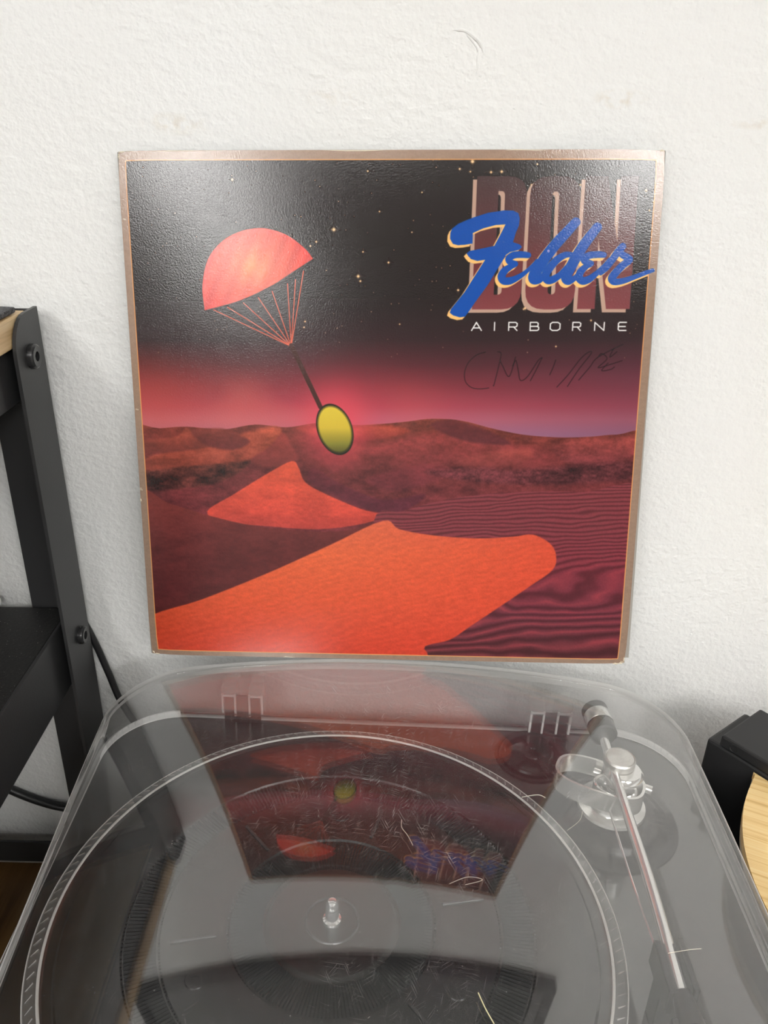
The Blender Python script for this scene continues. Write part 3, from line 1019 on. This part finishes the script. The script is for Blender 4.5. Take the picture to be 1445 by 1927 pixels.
def front(X, Y):
    v = (Y - 980) / 255
    g = grad([(0, (216, 104, 70)), (0.25, (224, 100, 60)), (0.6, (217, 84, 50)), (1.0, (202, 62, 42))], v)
    ww = window(FD, 4)
    warp = (NZ2[ww] - 0.5) * 14
    k = np.sin((X * 0.28 + Y + warp) * 0.5) * 0.018 + (NZ3[ww] - 0.5) * 0.07 + (NZ4[ww] - 0.5) * 0.07
    rr = np.clip((X - 620) / 420, 0, 1)[..., None] * 0.55
    g = g * (1 - rr) + np.array((208, 62, 46), np.float32) * rr
    lf_ = np.clip((430 - X) / 150, 0, 1)[..., None] * 0.25
    g = g * (1 - lf_) + np.array((176, 62, 40), np.float32) * lf_
    return g * (0.95 + k[..., None])


FD = smooth([(270, 1168), (380, 1128), (500, 1080), (620, 1026), (720, 980), (752, 996), (820, 1008), (900, 1013), (965, 1010), (1002, 1006), (1034, 1022), (1046, 1044), (1040, 1072), (996, 1104), (940, 1142),
             (886, 1178), (846, 1204), (800, 1216), (756, 1245), (270, 1245)], 5, True)
fill(FD, front, 1.0, 2.2)

# a plain parachute with a plain oval load (a generic stand-in)
g_ = np.exp(-(((PX - 632) / 62) ** 2 + ((PY - 800) / 72) ** 2) ** 1.4)
blend((slice(None), slice(None)), g_ * 0.72, (228, 74, 88))
for x, y in ((402, 583), (428, 578), (458, 570), (486, 560), (512, 548), (541, 534), (556, 526), (571, 510)):
    stroke([(x, y), (548, 652)], 0.9, (228, 98, 70), 0.95)


def canopy(X, Y):
    g = grad([(0, (232, 128, 66)), (45, (230, 86, 58)), (110, (224, 54, 48))], np.hypot(X - 475, Y - 500))
    return g * (1 + 0.05 * np.sin((X + Y * 0.4) * 0.2))[..., None]


CN = smooth([(385, 584), (381, 535), (394, 482), (432, 444), (486, 429), (535, 440), (572, 466), (589, 487)], 7) + smooth([(589, 487), (555, 509), (510, 538), (450, 566), (385, 584)], 4)[1:-1]
fill(CN, canopy)
for q in ((420, 500), (470, 520), (525, 500)):
    pass
stroke([(548, 650), (603, 766)], 4.2, (66, 32, 26))
EL = lambda s: [(630 + s * (33 * math.cos(a) * 0.94 - 50 * math.sin(a) * -0.34), 808 + s * (50 * math.sin(a) * 0.94 + 33 * math.cos(a) * -0.34)) for a in [2 * PI * k / 48 for k in range(48)]]
fill(EL(1.0), (34, 30, 14), 1, 1.5)
fill(EL(0.9), lambda X, Y: grad([(755, (222, 196, 62)), (805, (206, 178, 52)), (835, (130, 124, 42)), (860, (60, 60, 22))], Y), 1, 5)

# lettering, digitised on a grid of its own
C8 = lambda x, y: (780 + x / 3.0104, 280 + y / 3.0104)
C7 = lambda x, y: (820 + x / 3.3605, 360 + y / 3.3605)


def corner(pts, ids, k=5, f=0.75):
    """soften chosen corners"""
    out = []
    n_ = len(pts)
    for i, p in enumerate(pts):
        if i in ids:
            r_ = ids[i]
            p = np.array(p, float)
            a, b = np.array(pts[i - 1], float), np.array(pts[(i + 1) % n_], float)
            a = p + (a - p) * min(0.5, r_ / np.linalg.norm(a - p))
            b = p + (b - p) * min(0.5, r_ / np.linalg.norm(b - p))
            for j in range(k + 1):
                t = j / k
                out.append(tuple((1 - t) ** 2 * a + 2 * t * (1 - t) * p + t * t * b))
        else:
            out.append(tuple(p))
    return out


LD = corner([(355, 155), (642, 155), (598, 910), (325, 910)], {1: 110, 2: 110})
LDh = corner([(476, 240), (513, 240), (492, 826), (448, 826)], {1: 26, 2: 26})
LO = corner([(660, 155), (945, 155), (903, 910), (622, 910)], {0: 110, 1: 110, 2: 110, 3: 110})
LOh = corner([(782, 242), (820, 242), (795, 825), (752, 825)], {0: 24, 1: 24, 2: 24, 3: 24})
LN = [(970, 155), (1098, 155), (1148, 528), (1170, 155), (1271, 155), (1218, 908), (1084, 908), (1042, 505), (1020, 908), (920, 908)]
tan = (186, 152, 134)
body = lambda X, Y: grad([(331, (72, 52, 52)), (420, (86, 50, 52)), (500, (104, 48, 50)), (582, (128, 62, 66))], Y)
for ox, oy, col in ((-23, 19, tan), (0, 0, body)):
    T = lambda L: [C8(x + ox, y + oy) for x, y in L]
    fill(T(LD), col, 1, 1, 0, [T(LDh)])
    fill(T(LO), col, 1, 1, 0, [T(LOh)])
    fill(T(LN), col)

cream = (244, 190, 116)
blue = (12, 76, 166)
FP = [(92, 262), (103, 236), (140, 207), (190, 184), (240, 165), (330, 136), (430, 121), (490, 122), (522, 138), (531, 172), (526, 216), (506, 262), (488, 322), (530, 335), (545, 352), (528, 370), (470, 384), (444, 402), (424, 436), (396, 482), (330, 590),
      (250, 700), (186, 792), (152, 797), (110, 785), (88, 768), (96, 744), (180, 640), (250, 530), (312, 433), (262, 440), (222, 428), (204, 408), (194, 392), (212, 378), (290, 362), (370, 345), (400, 290), (441, 209), (380, 213), (300, 234), (234, 264), (232, 330),
      (185, 338), (140, 341), (108, 332), (90, 300)]
S_ = lambda P: smooth([C7(*p) for p in P], 6)
strokes = [
    # first small letter
    (S_([(584, 404), (540, 400), (492, 404), (462, 426), (470, 448), (505, 458), (478, 474), (438, 500), (416, 536), (428, 564), (468, 566), (520, 544), (570, 510), (612, 470), (640, 440)]), [7.0, 8.0, 8.2, 8.2, 7.2, 5.8, 6.6, 8.4, 9.4, 9.4, 8.8, 6.5, 4.8, 4.2, 4.4]),
    # tall letter
    (S_([(886, 194), (830, 256), (762, 330), (700, 408), (654, 476), (622, 528), (620, 556), (650, 556), (684, 530), (716, 500)]), [8.6, 9.6, 10.2, 10.4, 10.4, 10.2, 9.6, 8.0, 5.2, 4.4]),
    # bowl of the next letter
    (S_([(868, 402), (820, 402), (768, 432), (720, 484), (694, 532), (708, 562), (744, 556), (790, 524), (836, 470)]), [5.6, 7.4, 8.6, 9.4, 9.6, 9.4, 8.6, 6.8, 5.4]),
    (S_([(1022, 226), (972, 290), (924, 356), (880, 430), (842, 500), (822, 546), (838, 566), (878, 548), (916, 512)]), [8.6, 9.4, 9.8, 10.0, 9.8, 9.2, 7.8, 5.0, 4.2]),
    (S_([(1062, 402), (1020, 400), (968, 406), (938, 428), (948, 448), (984, 456), (950, 476), (916, 508), (906, 544), (928, 566), (968, 556), (1020, 516), (1066, 470), (1100, 430)]), [7.0, 8.0, 8.4, 8.4, 7.4, 6.0, 6.8, 8.6, 9.4, 9.4, 8.4, 6.0, 4.8, 4.6]),
    # last letter and its tail
    (S_([(1182, 348), (1148, 388), (1112, 438), (1078, 486), (1042, 520)]), [8.2, 8.8, 8.2, 6.4, 4.6]),
    (S_([(1160, 372), (1180, 400), (1214, 420), (1222, 436), (1180, 470), (1134, 518), (1112, 552), (1130, 572), (1186, 566), (1262, 540), (1330, 514), (1372, 500)]), [6.5, 8.4, 8.6, 8.6, 8.6, 9.2, 9.0, 8.2, 7.0, 5.4, 5.0, 4.4]),
]


def long_r(r, k):
    out = []
    for a, b in zip(r[:-1], r[1:]):
        out += [a + (b - a) * j / k for j in range(k)]
    return out + [r[-1]]


strokes = [(P, [q * (1.0 if k_ in (1, 3) else 0.80) for q in r_]) for k_, (P, r_) in enumerate(strokes)]
for ox, oy, col in ((-5.2, 5.4, cream), (-2.6, 2.7, cream), (0, 0, blue)):
    Pf = [(x + ox, y + oy) for x, y in [C7(*p) for p in FP]]
    fill(Pf, col)
    for P, r_ in strokes:
        stroke([(x + ox, y + oy) for x, y in P], long_r(r_, 6), col)
for P in (smooth([C7(712 + 7 * math.cos(a), 378 + 8 * math.sin(a)) for a in [0, 1.26, 2.51, 3.77, 5.03]], 4, True),):
    fill(P, (214, 190, 226))
    fill([(712.4 * 0 + C7(712, 378)[0] + 0.9 * math.cos(a), C7(712, 378)[1] + 1.2 * math.sin(a)) for a in [0, 1, 2, 3, 4, 5]], (30, 60, 130))

white = (236, 234, 232)
AIR = [[(226, 880), (257, 829), (288, 880)], [(239, 864), (276, 864)], [(372, 829), (370, 880)],
       [(460, 880), (462, 829), (505, 829), (515, 836), (513, 852), (504, 858), (462, 858)], [(492, 858), (513, 880)],
       [(596, 880), (598, 829), (640, 829), (648, 836), (646, 850), (640, 854), (598, 854)], [(640, 854), (651, 860), (650, 874), (641, 880), (596, 880)],
       [(738, 829), (772, 829), (786, 838), (784, 870), (768, 880), (736, 880), (723, 870), (725, 838), (738, 829)],
       [(864, 880), (867, 829), (908, 829), (917, 836), (915, 852), (906, 858), (866, 858)], [(894, 858), (913, 880)],
       [(1003, 880), (1006, 829), (1062, 880), (1066, 829)],
       [(1205, 829), (1162, 829), (1155, 836), (1153, 874), (1160, 880), (1202, 880)], [(1155, 855), (1198, 855)]]
for P in AIR:
    stroke([C7(*p) for p in P], 1.15, white)
# pen scribble
pen = (16, 12, 14)
SIG = [[(402, 1152), (352, 1168), (306, 1210), (284, 1264), (288, 1318), (322, 1352), (372, 1360), (420, 1355)], [(470, 1150), (488, 1156), (486, 1190), (452, 1330), (446, 1340)], [(484, 1200), (500, 1232), (536, 1290), (572, 1180)],
       [(556, 1230), (574, 1200), (588, 1260), (600, 1312), (640, 1290), (700, 1200), (722, 1184)], [(722, 1184), (690, 1250), (656, 1314)], [(800, 1196), (784, 1240), (766, 1280)],
       [(806, 1350), (870, 1280), (940, 1190), (986, 1152), (1000, 1160), (930, 1250), (866, 1346)], [(930, 1310), (990, 1240), (1040, 1180), (1180, 1108)], [(1040, 1180), (1060, 1160), (1090, 1190), (1040, 1240), (1120, 1218), (1176, 1200)],
       [(1096, 1214), (1060, 1256), (1110, 1250), (1132, 1236)], [(1128, 1130), (1106, 1180), (1146, 1150)]]
for P in SIG:
    stroke(smooth([C8(*p) for p in P], 6), 0.8, pen, 0.62)

# printed border and its orange rule, in sheet units
_du = np.minimum(_U, 1 - _U)
_dv = np.minimum(_V, 1 - _V)
bl_, br_, bb_, bt_ = 0.0135, 0.0150, 0.0105, 0.0165
ins_ = np.minimum(np.minimum(_U - bl_, 1 - br_ - _U), np.minimum(_V - bb_, 1 - bt_ - _V))
tail = window([C7(*p) for p in strokes[-1][0]] if False else [C7(1290, 495), C7(1390, 560)], 2)
keep = IMG.copy()
al = np.clip(0.5 - ins_ * TN / 1.2, 0, 1)[..., None].astype(np.float32)
bcol = (np.array((150, 124, 106), np.float32) * (0.94 + 0.10 * _V[..., None]) * (1 + 0.05 * (NZ3[..., None] - 0.5) + 0.05 * (NZ4[..., None] - 0.5))).astype(np.float32)
IMG = IMG * (1 - al) + bcol * al
rule = np.clip(1.5 - np.abs(ins_ * TN - 0.2), 0, 1)[..., None].astype(np.float32)
IMG = IMG * (1 - rule) + np.array((236, 160, 92), np.float32) * rule
for ox, oy, col in ((0, 0, blue),):           # the tail of the last letter crosses the border
    stroke(strokes[-1][0][-14:], long_r(strokes[-1][1], 6)[-14:], col)
# bright nicks where the print has chipped
for x, y in ((232, 412), (262, 918), (264, 921), (256, 770), (1170, 1247)):
    stroke([(x, y), (x + 4, y + 1)], 1.0, (205, 190, 165), 0.8)
IMG = np.clip(IMG, 0, 255) / 255.0
im = bpy.data.images.new('front_print', TN, TN, alpha=False)
px_ = np.ones((TN, TN, 4), np.float32)
px_[..., :3] = IMG
im.pixels.foreach_set(px_.ravel())
im.update()
im.pack()

m = mat('glossy_print', (0.3, 0.2, 0.2), 0.13, spec=0.5)
t = NT(m)
ti = t.n('ShaderNodeTexImage')
ti.image = im
ti.interpolation = 'Cubic'
t.l(ti.outputs[0], t.b.inputs['Base Color'])
o_ = t.obj()
h_ = t.math('ADD', t.noise(o_, 950, 3, 0.6), t.math('MULTIPLY', t.noise(o_, 1500, 1), 0.4))
t.l(t.bump(h_, 0.00009, 0.6), t.b.inputs['Normal'])
M['art'] = m


jk = empty('record_jacket')
jk.matrix_world = jm
tag(jk, 'worn record jacket with orange desert print leaning on the white wall', 'record jacket')


def front_sheet():
    bm = bmesh.new()
    uvl = bm.loops.layers.uv.new('UVMap')
    nn = 24
    g = [[None] * (nn + 1) for _ in range(nn + 1)]
    for i in range(nn + 1):
        for j in range(nn + 1):
            u, v = i / nn, j / nn
            x, z = u * JW, v * JW
            # corners are a little knocked in
            cu, cvv = min(u, 1 - u), min(v, 1 - v)
            d = 0.0010 * max(0, 1 - (cu + cvv) * 18)
            x += d if u < 0.5 else -d
            z += d if v < 0.5 else -d
            y = 0.0
            g[i][j] = bm.verts.new((x, y, z))
    for i in range(nn):
        for j in range(nn):
            f = bm.faces.new((g[i][j], g[i + 1][j], g[i + 1][j + 1], g[i][j + 1]))
            for lp, (a, b) in zip(f.loops, ((i, j), (i + 1, j), (i + 1, j + 1), (i, j + 1))):
                lp[uvl].uv = (a / nn, b / nn)
    return bm


fr_ = obj('front_cover', front_sheet(), M['art'], jk, True, None, 3.0)
if (fr_.data.polygons[100].normal).y > 0:
    fr_.data.flip_normals()
bm = bmesh.new()
add_box(bm, 0.0004, JW - 0.0004, 0.0009, 0.0016, 0.0004, JW - 0.0004, 0.0002, 1)
obj('card_backing', bm, M['card_grey'], jk)
bm = bmesh.new()                                 # rear panel, sprung open to the right at the foot
pts = [(0.0004, 0.0005), (JW + 0.0025, 0.0035), (JW + 0.0004, JW - 0.0006), (0.0004, JW - 0.0006)]
a = [bm.verts.new((x, 0.0030, z)) for x, z in pts]
b = [bm.verts.new((x, 0.0038, z)) for x, z in pts]
bm.faces.new(a)
bm.faces.new(b[::-1])
for i in range(4):
    bm.faces.new((a[i], b[i], b[(i + 1) % 4], a[(i + 1) % 4]))
obj('back_cover', bm, M['card_grey'], jk)
bm = bmesh.new()
add_box(bm, -0.0002, 0.0014, 0.0004, 0.0038, 0.0006, JW - 0.0006, 0.0006, 2)
obj('spine', bm, M['card_grey'], jk)
# bare paper where the corners and edges have rubbed through
wear = [((JW - 0.0048, 0.0006), (JW - 0.0016, 0.0010)), ((JW - 0.0013, 0.0010), (JW - 0.0012, 0.0052)), ((JW - 0.0085, 0.0003), (JW - 0.0045, 0.0004)),
        ((0.0012, 0.0030), (0.0026, 0.0010)), ((0.0026, 0.0009), (0.0060, 0.0007)), ((0.0008, JW - 0.0012), (0.0044, JW - 0.0008)),
        ((0.0010, JW - 0.0050), (0.0008, JW - 0.0014)), ((0.0048, JW - 0.0005), (0.075, JW - 0.0003)), ((0.1, JW - 0.0003), (0.19, JW - 0.0003)),
        ((0.21, JW - 0.0003), (0.262, JW - 0.0003)), ((JW - 0.004, JW - 0.0008), (JW - 0.0012, JW - 0.0008)), ((0.0, 0.105), (0.0, 0.108)), ((0.085, 0.0002), (0.10, 0.0001))]
for k, (p, q) in enumerate(wear):
    n_ = 8
    pts = [(p[0] + (q[0] - p[0]) * i / n_ + random.uniform(-1, 1) * 0.00012, 0.0002, p[1] + (q[1] - p[1]) * i / n_ + random.uniform(-1, 1) * 0.00018) for i in range(n_ + 1)]
    L = math.hypot(q[0] - p[0], q[1] - p[1])
    r_ = [max(0.00022, 0.0006 * math.sin(PI * (i + 0.4) / (n_ + 0.8)) * random.uniform(0.7, 1.2)) * (0.55 if L > 0.012 else 1) for i in range(n_ + 1)]
    obj('worn_edge', tube(pts, r_, 7), M['paper'], jk, True)

# ------------------------------------------------------------------ metal shelf at the left
sh = tag(empty('metal_shelf', (-0.193, 0.2, FLOOR), (0, -math.radians(1.5), 0)), 'black metal shelf unit with bolted angle posts at the left wall', 'shelf')
HZ = -0.03 - FLOOR       # local z where the post stands at x = -0.193


def lz(z):
    return z - FLOOR


XS = 0.020               # offset so that the leaning post passes x = -0.193 at z = -0.03
TOPZ = 0.279


def post(yb, yf, xr, xl, nm='post'):
    """steel angle: one flange faces the room's right, one lies along the wall; yb = flange corner"""
    t = 0.0022
    r = 0.021
    s = 1 if yf > yb else -1
    prof = [(yb, lz(FLOOR)), (yf, lz(FLOOR))]
    # rounded upper outer corner
    for i in range(9):
        a = PI / 2 * i / 8
        prof.append((yf - s * (r - r * math.cos(a)), lz(TOPZ) - 0.0231 + r * 1.1 * math.sin(a)))
    prof.append((yb, lz(TOPZ)))
    bm = bmesh.new()
    sx = 1 if xr > xl else -1
    A = [bm.verts.new((xr, y, z)) for y, z in prof]
    B = [bm.verts.new((xr - sx * t, y, z)) for y, z in prof]
    bm.faces.new(A)
    bm.faces.new(B[::-1])
    for i in range(len(prof)):
        j = (i + 1) % len(prof)
        bm.faces.new((A[i], B[i], B[j], A[j]))
    add_box(bm, min(xl, xr - sx * t), max(xl, xr - sx * t), min(yb, yb + s * t), max(yb, yb + s * t), 0, lz(TOPZ) - 0.0015)
    return obj(nm, bm, M['steel'], sh)


X0 = XS                  # local x of the right faces
YB, YF = 0.006, -0.033   # local y of the rear post's corner and of its front edge
DEP = -0.36              # local y of the front posts
p_rr = post(YB, YF, X0, X0 - 0.038)
p_fr = post(DEP, DEP + 0.04, X0, X0 - 0.038)
p_rl = post(YB, YF, X0 - 0.60, X0 - 0.562)
p_fl = post(DEP, DEP + 0.04, X0 - 0.60, X0 - 0.562)


def bolt(par, x, y, z, r, sx=1):
    mtx = Matrix.Translation((x, y, z)) @ Matrix.Rotation(sx * PI / 2, 4, 'Y')
    b = obj('bolt', lathe([(0.0030, 0.0018), (0.0030, 0.0038), (r * 0.82, 0.0040), (r * 0.94, 0.0034), (r, 0.0024), (r, 0.0), (0, 0.0), (0, 0.0018)], 32, mtx), M['bolt'], par, True)
    return b


bolt(p_rr, X0, -0.0135, lz(0.2525), 0.0078)
bolt(p_rr, X0, -0.0105, lz(0.0475), 0.0066)
for zz in (0.2525, 0.0445, -0.215):
    bolt(p_fr, X0, DEP + 0.02, lz(zz), 0.007)
bolt(p_rr, X0, -0.010, lz(-0.215), 0.007)


def shelf_level(z_top, z_bot, board_m, board_top, board_bot, yback):
    xr = X0 - 0.0075
    xl = X0 - 0.59
    for x in (xr, xl):
        obj('rail', box(x - 0.0022, x, DEP + 0.003, YB - 0.004, lz(z_bot), lz(z_top), 0.0006), M['steel'], sh)
    obj('rail', box(xl, xr - 0.0022, DEP + 0.004, DEP + 0.0062, lz(z_bot), lz(z_top), 0.0006), M['steel'], sh)
    obj('rail', box(xl, xr - 0.0022, yback - 0.004, yback - 0.002, lz(z_bot) + 0.004, lz(z_top) - 0.003), M['steel'], sh)
    return obj('shelf_board', box(xl + 0.002, xr - 0.0025, DEP + 0.007, yback, lz(board_bot), lz(board_top), 0.0012), board_m, sh)


b1 = shelf_level(0.2625, 0.2265, M['shelf_wood'], 0.2785, 0.2610, -0.004)
b1.data.transform(Matrix.Translation((0.0070, 0, 0)))
b1['label'] = 'pale wooden top board'
b2 = shelf_level(0.0635, 0.0120, M['shelf_black'], 0.0625, 0.0545, 0.002)
b2['label'] = 'black lower board flecked with dust'
b3 = shelf_level(-0.195, -0.235, M['shelf_wood_dark'], -0.185, -0.197, -0.006)
obj('back_shade_strip', box(X0 - 0.585, X0 - 0.012, -0.0055, -0.003, lz(-0.185), lz(-0.163), 0.0005), M['steel'], sh)  # dark strip added where the wall behind sinks into shade
b3['label'] = 'brown wooden bottom board'

# woven mat on the top board
k15 = math.radians(1.5)
bm = bmesh.new()
nx_, ny_ = 60, 60
mx0, mx1, my0, my1 = -0.50, -0.2070, -0.10, 0.1870
add_box(bm, mx0, mx1, my0, my1, 0, 0.0032, 0.0005, 1)
mt = obj('woven_mat', bm, M['mat'], None)
mt.location = (0, 0, 0.279 + 0.0002)
mt.rotation_euler = (0, 0, 0)
tag(mt, 'dark grey woven mat lying on the pale top shelf board', 'mat')

# small white dish on the black shelf board, cut by the frame
ds = tag(empty('white_dish', (-0.2715, 0.186, 0.0650)), 'small white dish on the black shelf board at the left edge', 'dish')
obj('bowl', lathe([(0, 0.0015), (0.012, 0.0015), (0.0205, 0.005), (0.0215, 0.0055), (0.0220, 0.0052), (0.0190, 0.002), (0.013, 0.0), (0, 0.0)], 40), M['porcelain'], ds, True)

# unseen boxes added along the shelf to darken the cover's reflection and the wall
am = tag(empty('unseen_amplifier', (-0.49, -0.02, 0.0725)), 'unseen black case added on the black shelf board to darken reflections and wall', 'unseen_amplifier')
obj('case', box(-0.16, 0.165, -0.13, 0.21, 0.006, 0.13, 0.003), M['matte_black'], am)
for fx in (-0.13, 0.135):
    for fy in (-0.1, 0.18):
        obj('foot', lathe([(0, 0), (0.014, 0), (0.016, 0.0065), (0, 0.0065)], 20), M['rubber'], am, True, (fx, fy, 0))
for kx in (-0.1, 0.0, 0.1):
    obj('knob', lathe([(0, 0.018), (0.013, 0.018), (0.015, 0.016), (0.015, 0), (0, 0)], 24, Matrix.Translation((kx, -0.13, 0.065)) @ Matrix.Rotation(PI / 2, 4, 'X')), M['bolt'], am, True)
cr_ = tag(empty('unseen_crate', (-0.50, 0.0, -0.175)), 'unseen dark open crate added on the brown bottom board to darken the wall', 'crate')  # added out of view to darken the wall at lower left
bm = bmesh.new()
add_box(bm, -0.15, 0.185, -0.15, 0.19, 0.0, 0.008)
for a_ in ((-0.15, -0.142, -0.15, 0.19), (0.177, 0.185, -0.15, 0.19), (-0.142, 0.177, -0.15, -0.142), (-0.142, 0.177, 0.182, 0.19)):
    add_box(bm, *a_, 0.008, 0.14)
obj('crate_body', bm, M['matte_black'], cr_)

# ------------------------------------------------------------------ cables
cb = obj('power_cable', tube(spline([(-0.225, 0.2125, 0.10), (-0.208, 0.2125, 0.060), (-0.1965, 0.2125, 0.030), (-0.187, 0.2105, 0.000), (-0.178, 0.2060, -0.024), (-0.163, 0.2000, -0.045), (-0.14, 0.190, -0.058), (-0.12, 0.1815, -0.056)], 10), 0.0026, 12), M['cable'], None, True)
tag(cb, 'black power cable running down the wall behind the dust cover', 'cable')
cb = obj('signal_cable', tube(spline([(-0.42, 0.2145, -0.030), (-0.34, 0.2135, -0.086), (-0.289, 0.2135, -0.122), (-0.252, 0.2125, -0.139), (-0.215, 0.2125, -0.146), (-0.16, 0.2135, -0.160), (-0.10, 0.2135, -0.20), (-0.08, 0.2145, -0.30)], 10), 0.0036, 12), M['cable'], None, True)
tag(cb, 'black cable sagging across the wall below the lower shelf', 'cable')

# ------------------------------------------------------------------ black device with a round bamboo board at the right
dv = tag(empty('bamboo_device', (0.250, 0.131, TB)), 'black angular device with a round bamboo top right of the turntable', 'device')
a1 = math.atan2(0.63, 0.777)
RZ = Matrix.Rotation(a1 - PI / 2, 4, 'Z')        # local x -> along the long side, local y -> away from the camera
dz = -TB
obj('body', box(-0.009, 0.16, 0.0, 0.047, 0.0005, dz + 0.021, 0.002, 2, RZ), M['matte_black'], dv)
hd = obj('head', box(0.0, 0.165, -0.0005, 0.0478, dz + 0.0212, dz + 0.030, 0.0015, 2, RZ), M['matte_black'], dv)
obj('screw_hole', lathe([(0, 0), (0.0022, 0), (0.0026, 0.0006), (0.0026, -0.0006), (0, -0.0006)], 18, RZ @ Matrix.Translation((0.010, -0.0004, dz + 0.0255)) @ Matrix.Rotation(PI / 2, 4, 'X')), M['socket'], hd)
lo = Vector((0.3805 - 0.250, 0.0135 - 0.131))


def clipped_disc(r, n=110):
    """a disc whose rear is cut straight where it meets the black body"""
    e1 = Vector((0.777, 0.63))
    pts = []
    for i in range(n):
        a = 2 * PI * i / n
        p = lo + r * Vector((math.cos(a), math.sin(a)))
        s = p.dot(e1)
        if s > -0.001:
            p = p - (s + 0.001) * e1
        pts.append(p)
    out = []
    for p in pts:
        if not out or (p - out[-1]).length > 2e-4:
            out.append(p)
    return [(p.x, p.y) for p in out]


o = obj('bamboo_top', prism(clipped_disc(0.1475), dz + 0.0125, dz + 0.018, 0.0006), M['bamboo'], dv)
o['label'] = 'honey-coloured round bamboo board'
obj('edge_band', prism(clipped_disc(0.1468), dz + 0.0065, dz + 0.0125), M['bamboo_edge'], dv)
obj('base', prism(clipped_disc(0.134), 0.0005, dz + 0.0065), M['matte_black'], dv)

# ------------------------------------------------------------------ lint on the dust cover


def on_lid(x, y, h=0.0003):
    return (x, y, crown(x, y) + h)


LINT = [([(0.0720, -0.0985), (0.0690, -0.0925), (0.0665, -0.0860)], 0.00025, 'lint_yellow', 'yellowish lint strand on the cover near the bottom edge'),
        ([(0.040, -0.012), (0.0375, -0.006), (0.0345, -0.001), (0.0345, 0.004)], 0.00009, 'lint', 'curved hair on the cover above the platter centre'),
        ([(0.057, -0.0335), (0.066, -0.0290), (0.073, -0.0300), (0.0645, -0.0335)], 0.00007, 'lint', 'looped hair on the cover right of the spindle'),
        ([(0.099, 0.026), (0.108, 0.029), (0.112, 0.0275)], 0.00014, 'lint', 'short pale lint strand on the cover left of the tonearm'),
        ([(0.155, -0.058), (0.166, -0.0545), (0.172, -0.053)], 0.00013, 'lint', 'straight pale fibre on the cover beside the arm rest'),
        ([(0.120, 0.006), (0.128, 0.014), (0.131, 0.021)], 0.00008, 'lint', 'thin curved hair on the cover near the tonearm base')]
for pts, r, mm, lab in LINT:
    o = obj('lint_strand', tube(spline([on_lid(*p) for p in pts], 6), r, 6), M[mm], None, True)
    tag(o, lab, 'lint', 'lint strands on the dust cover')
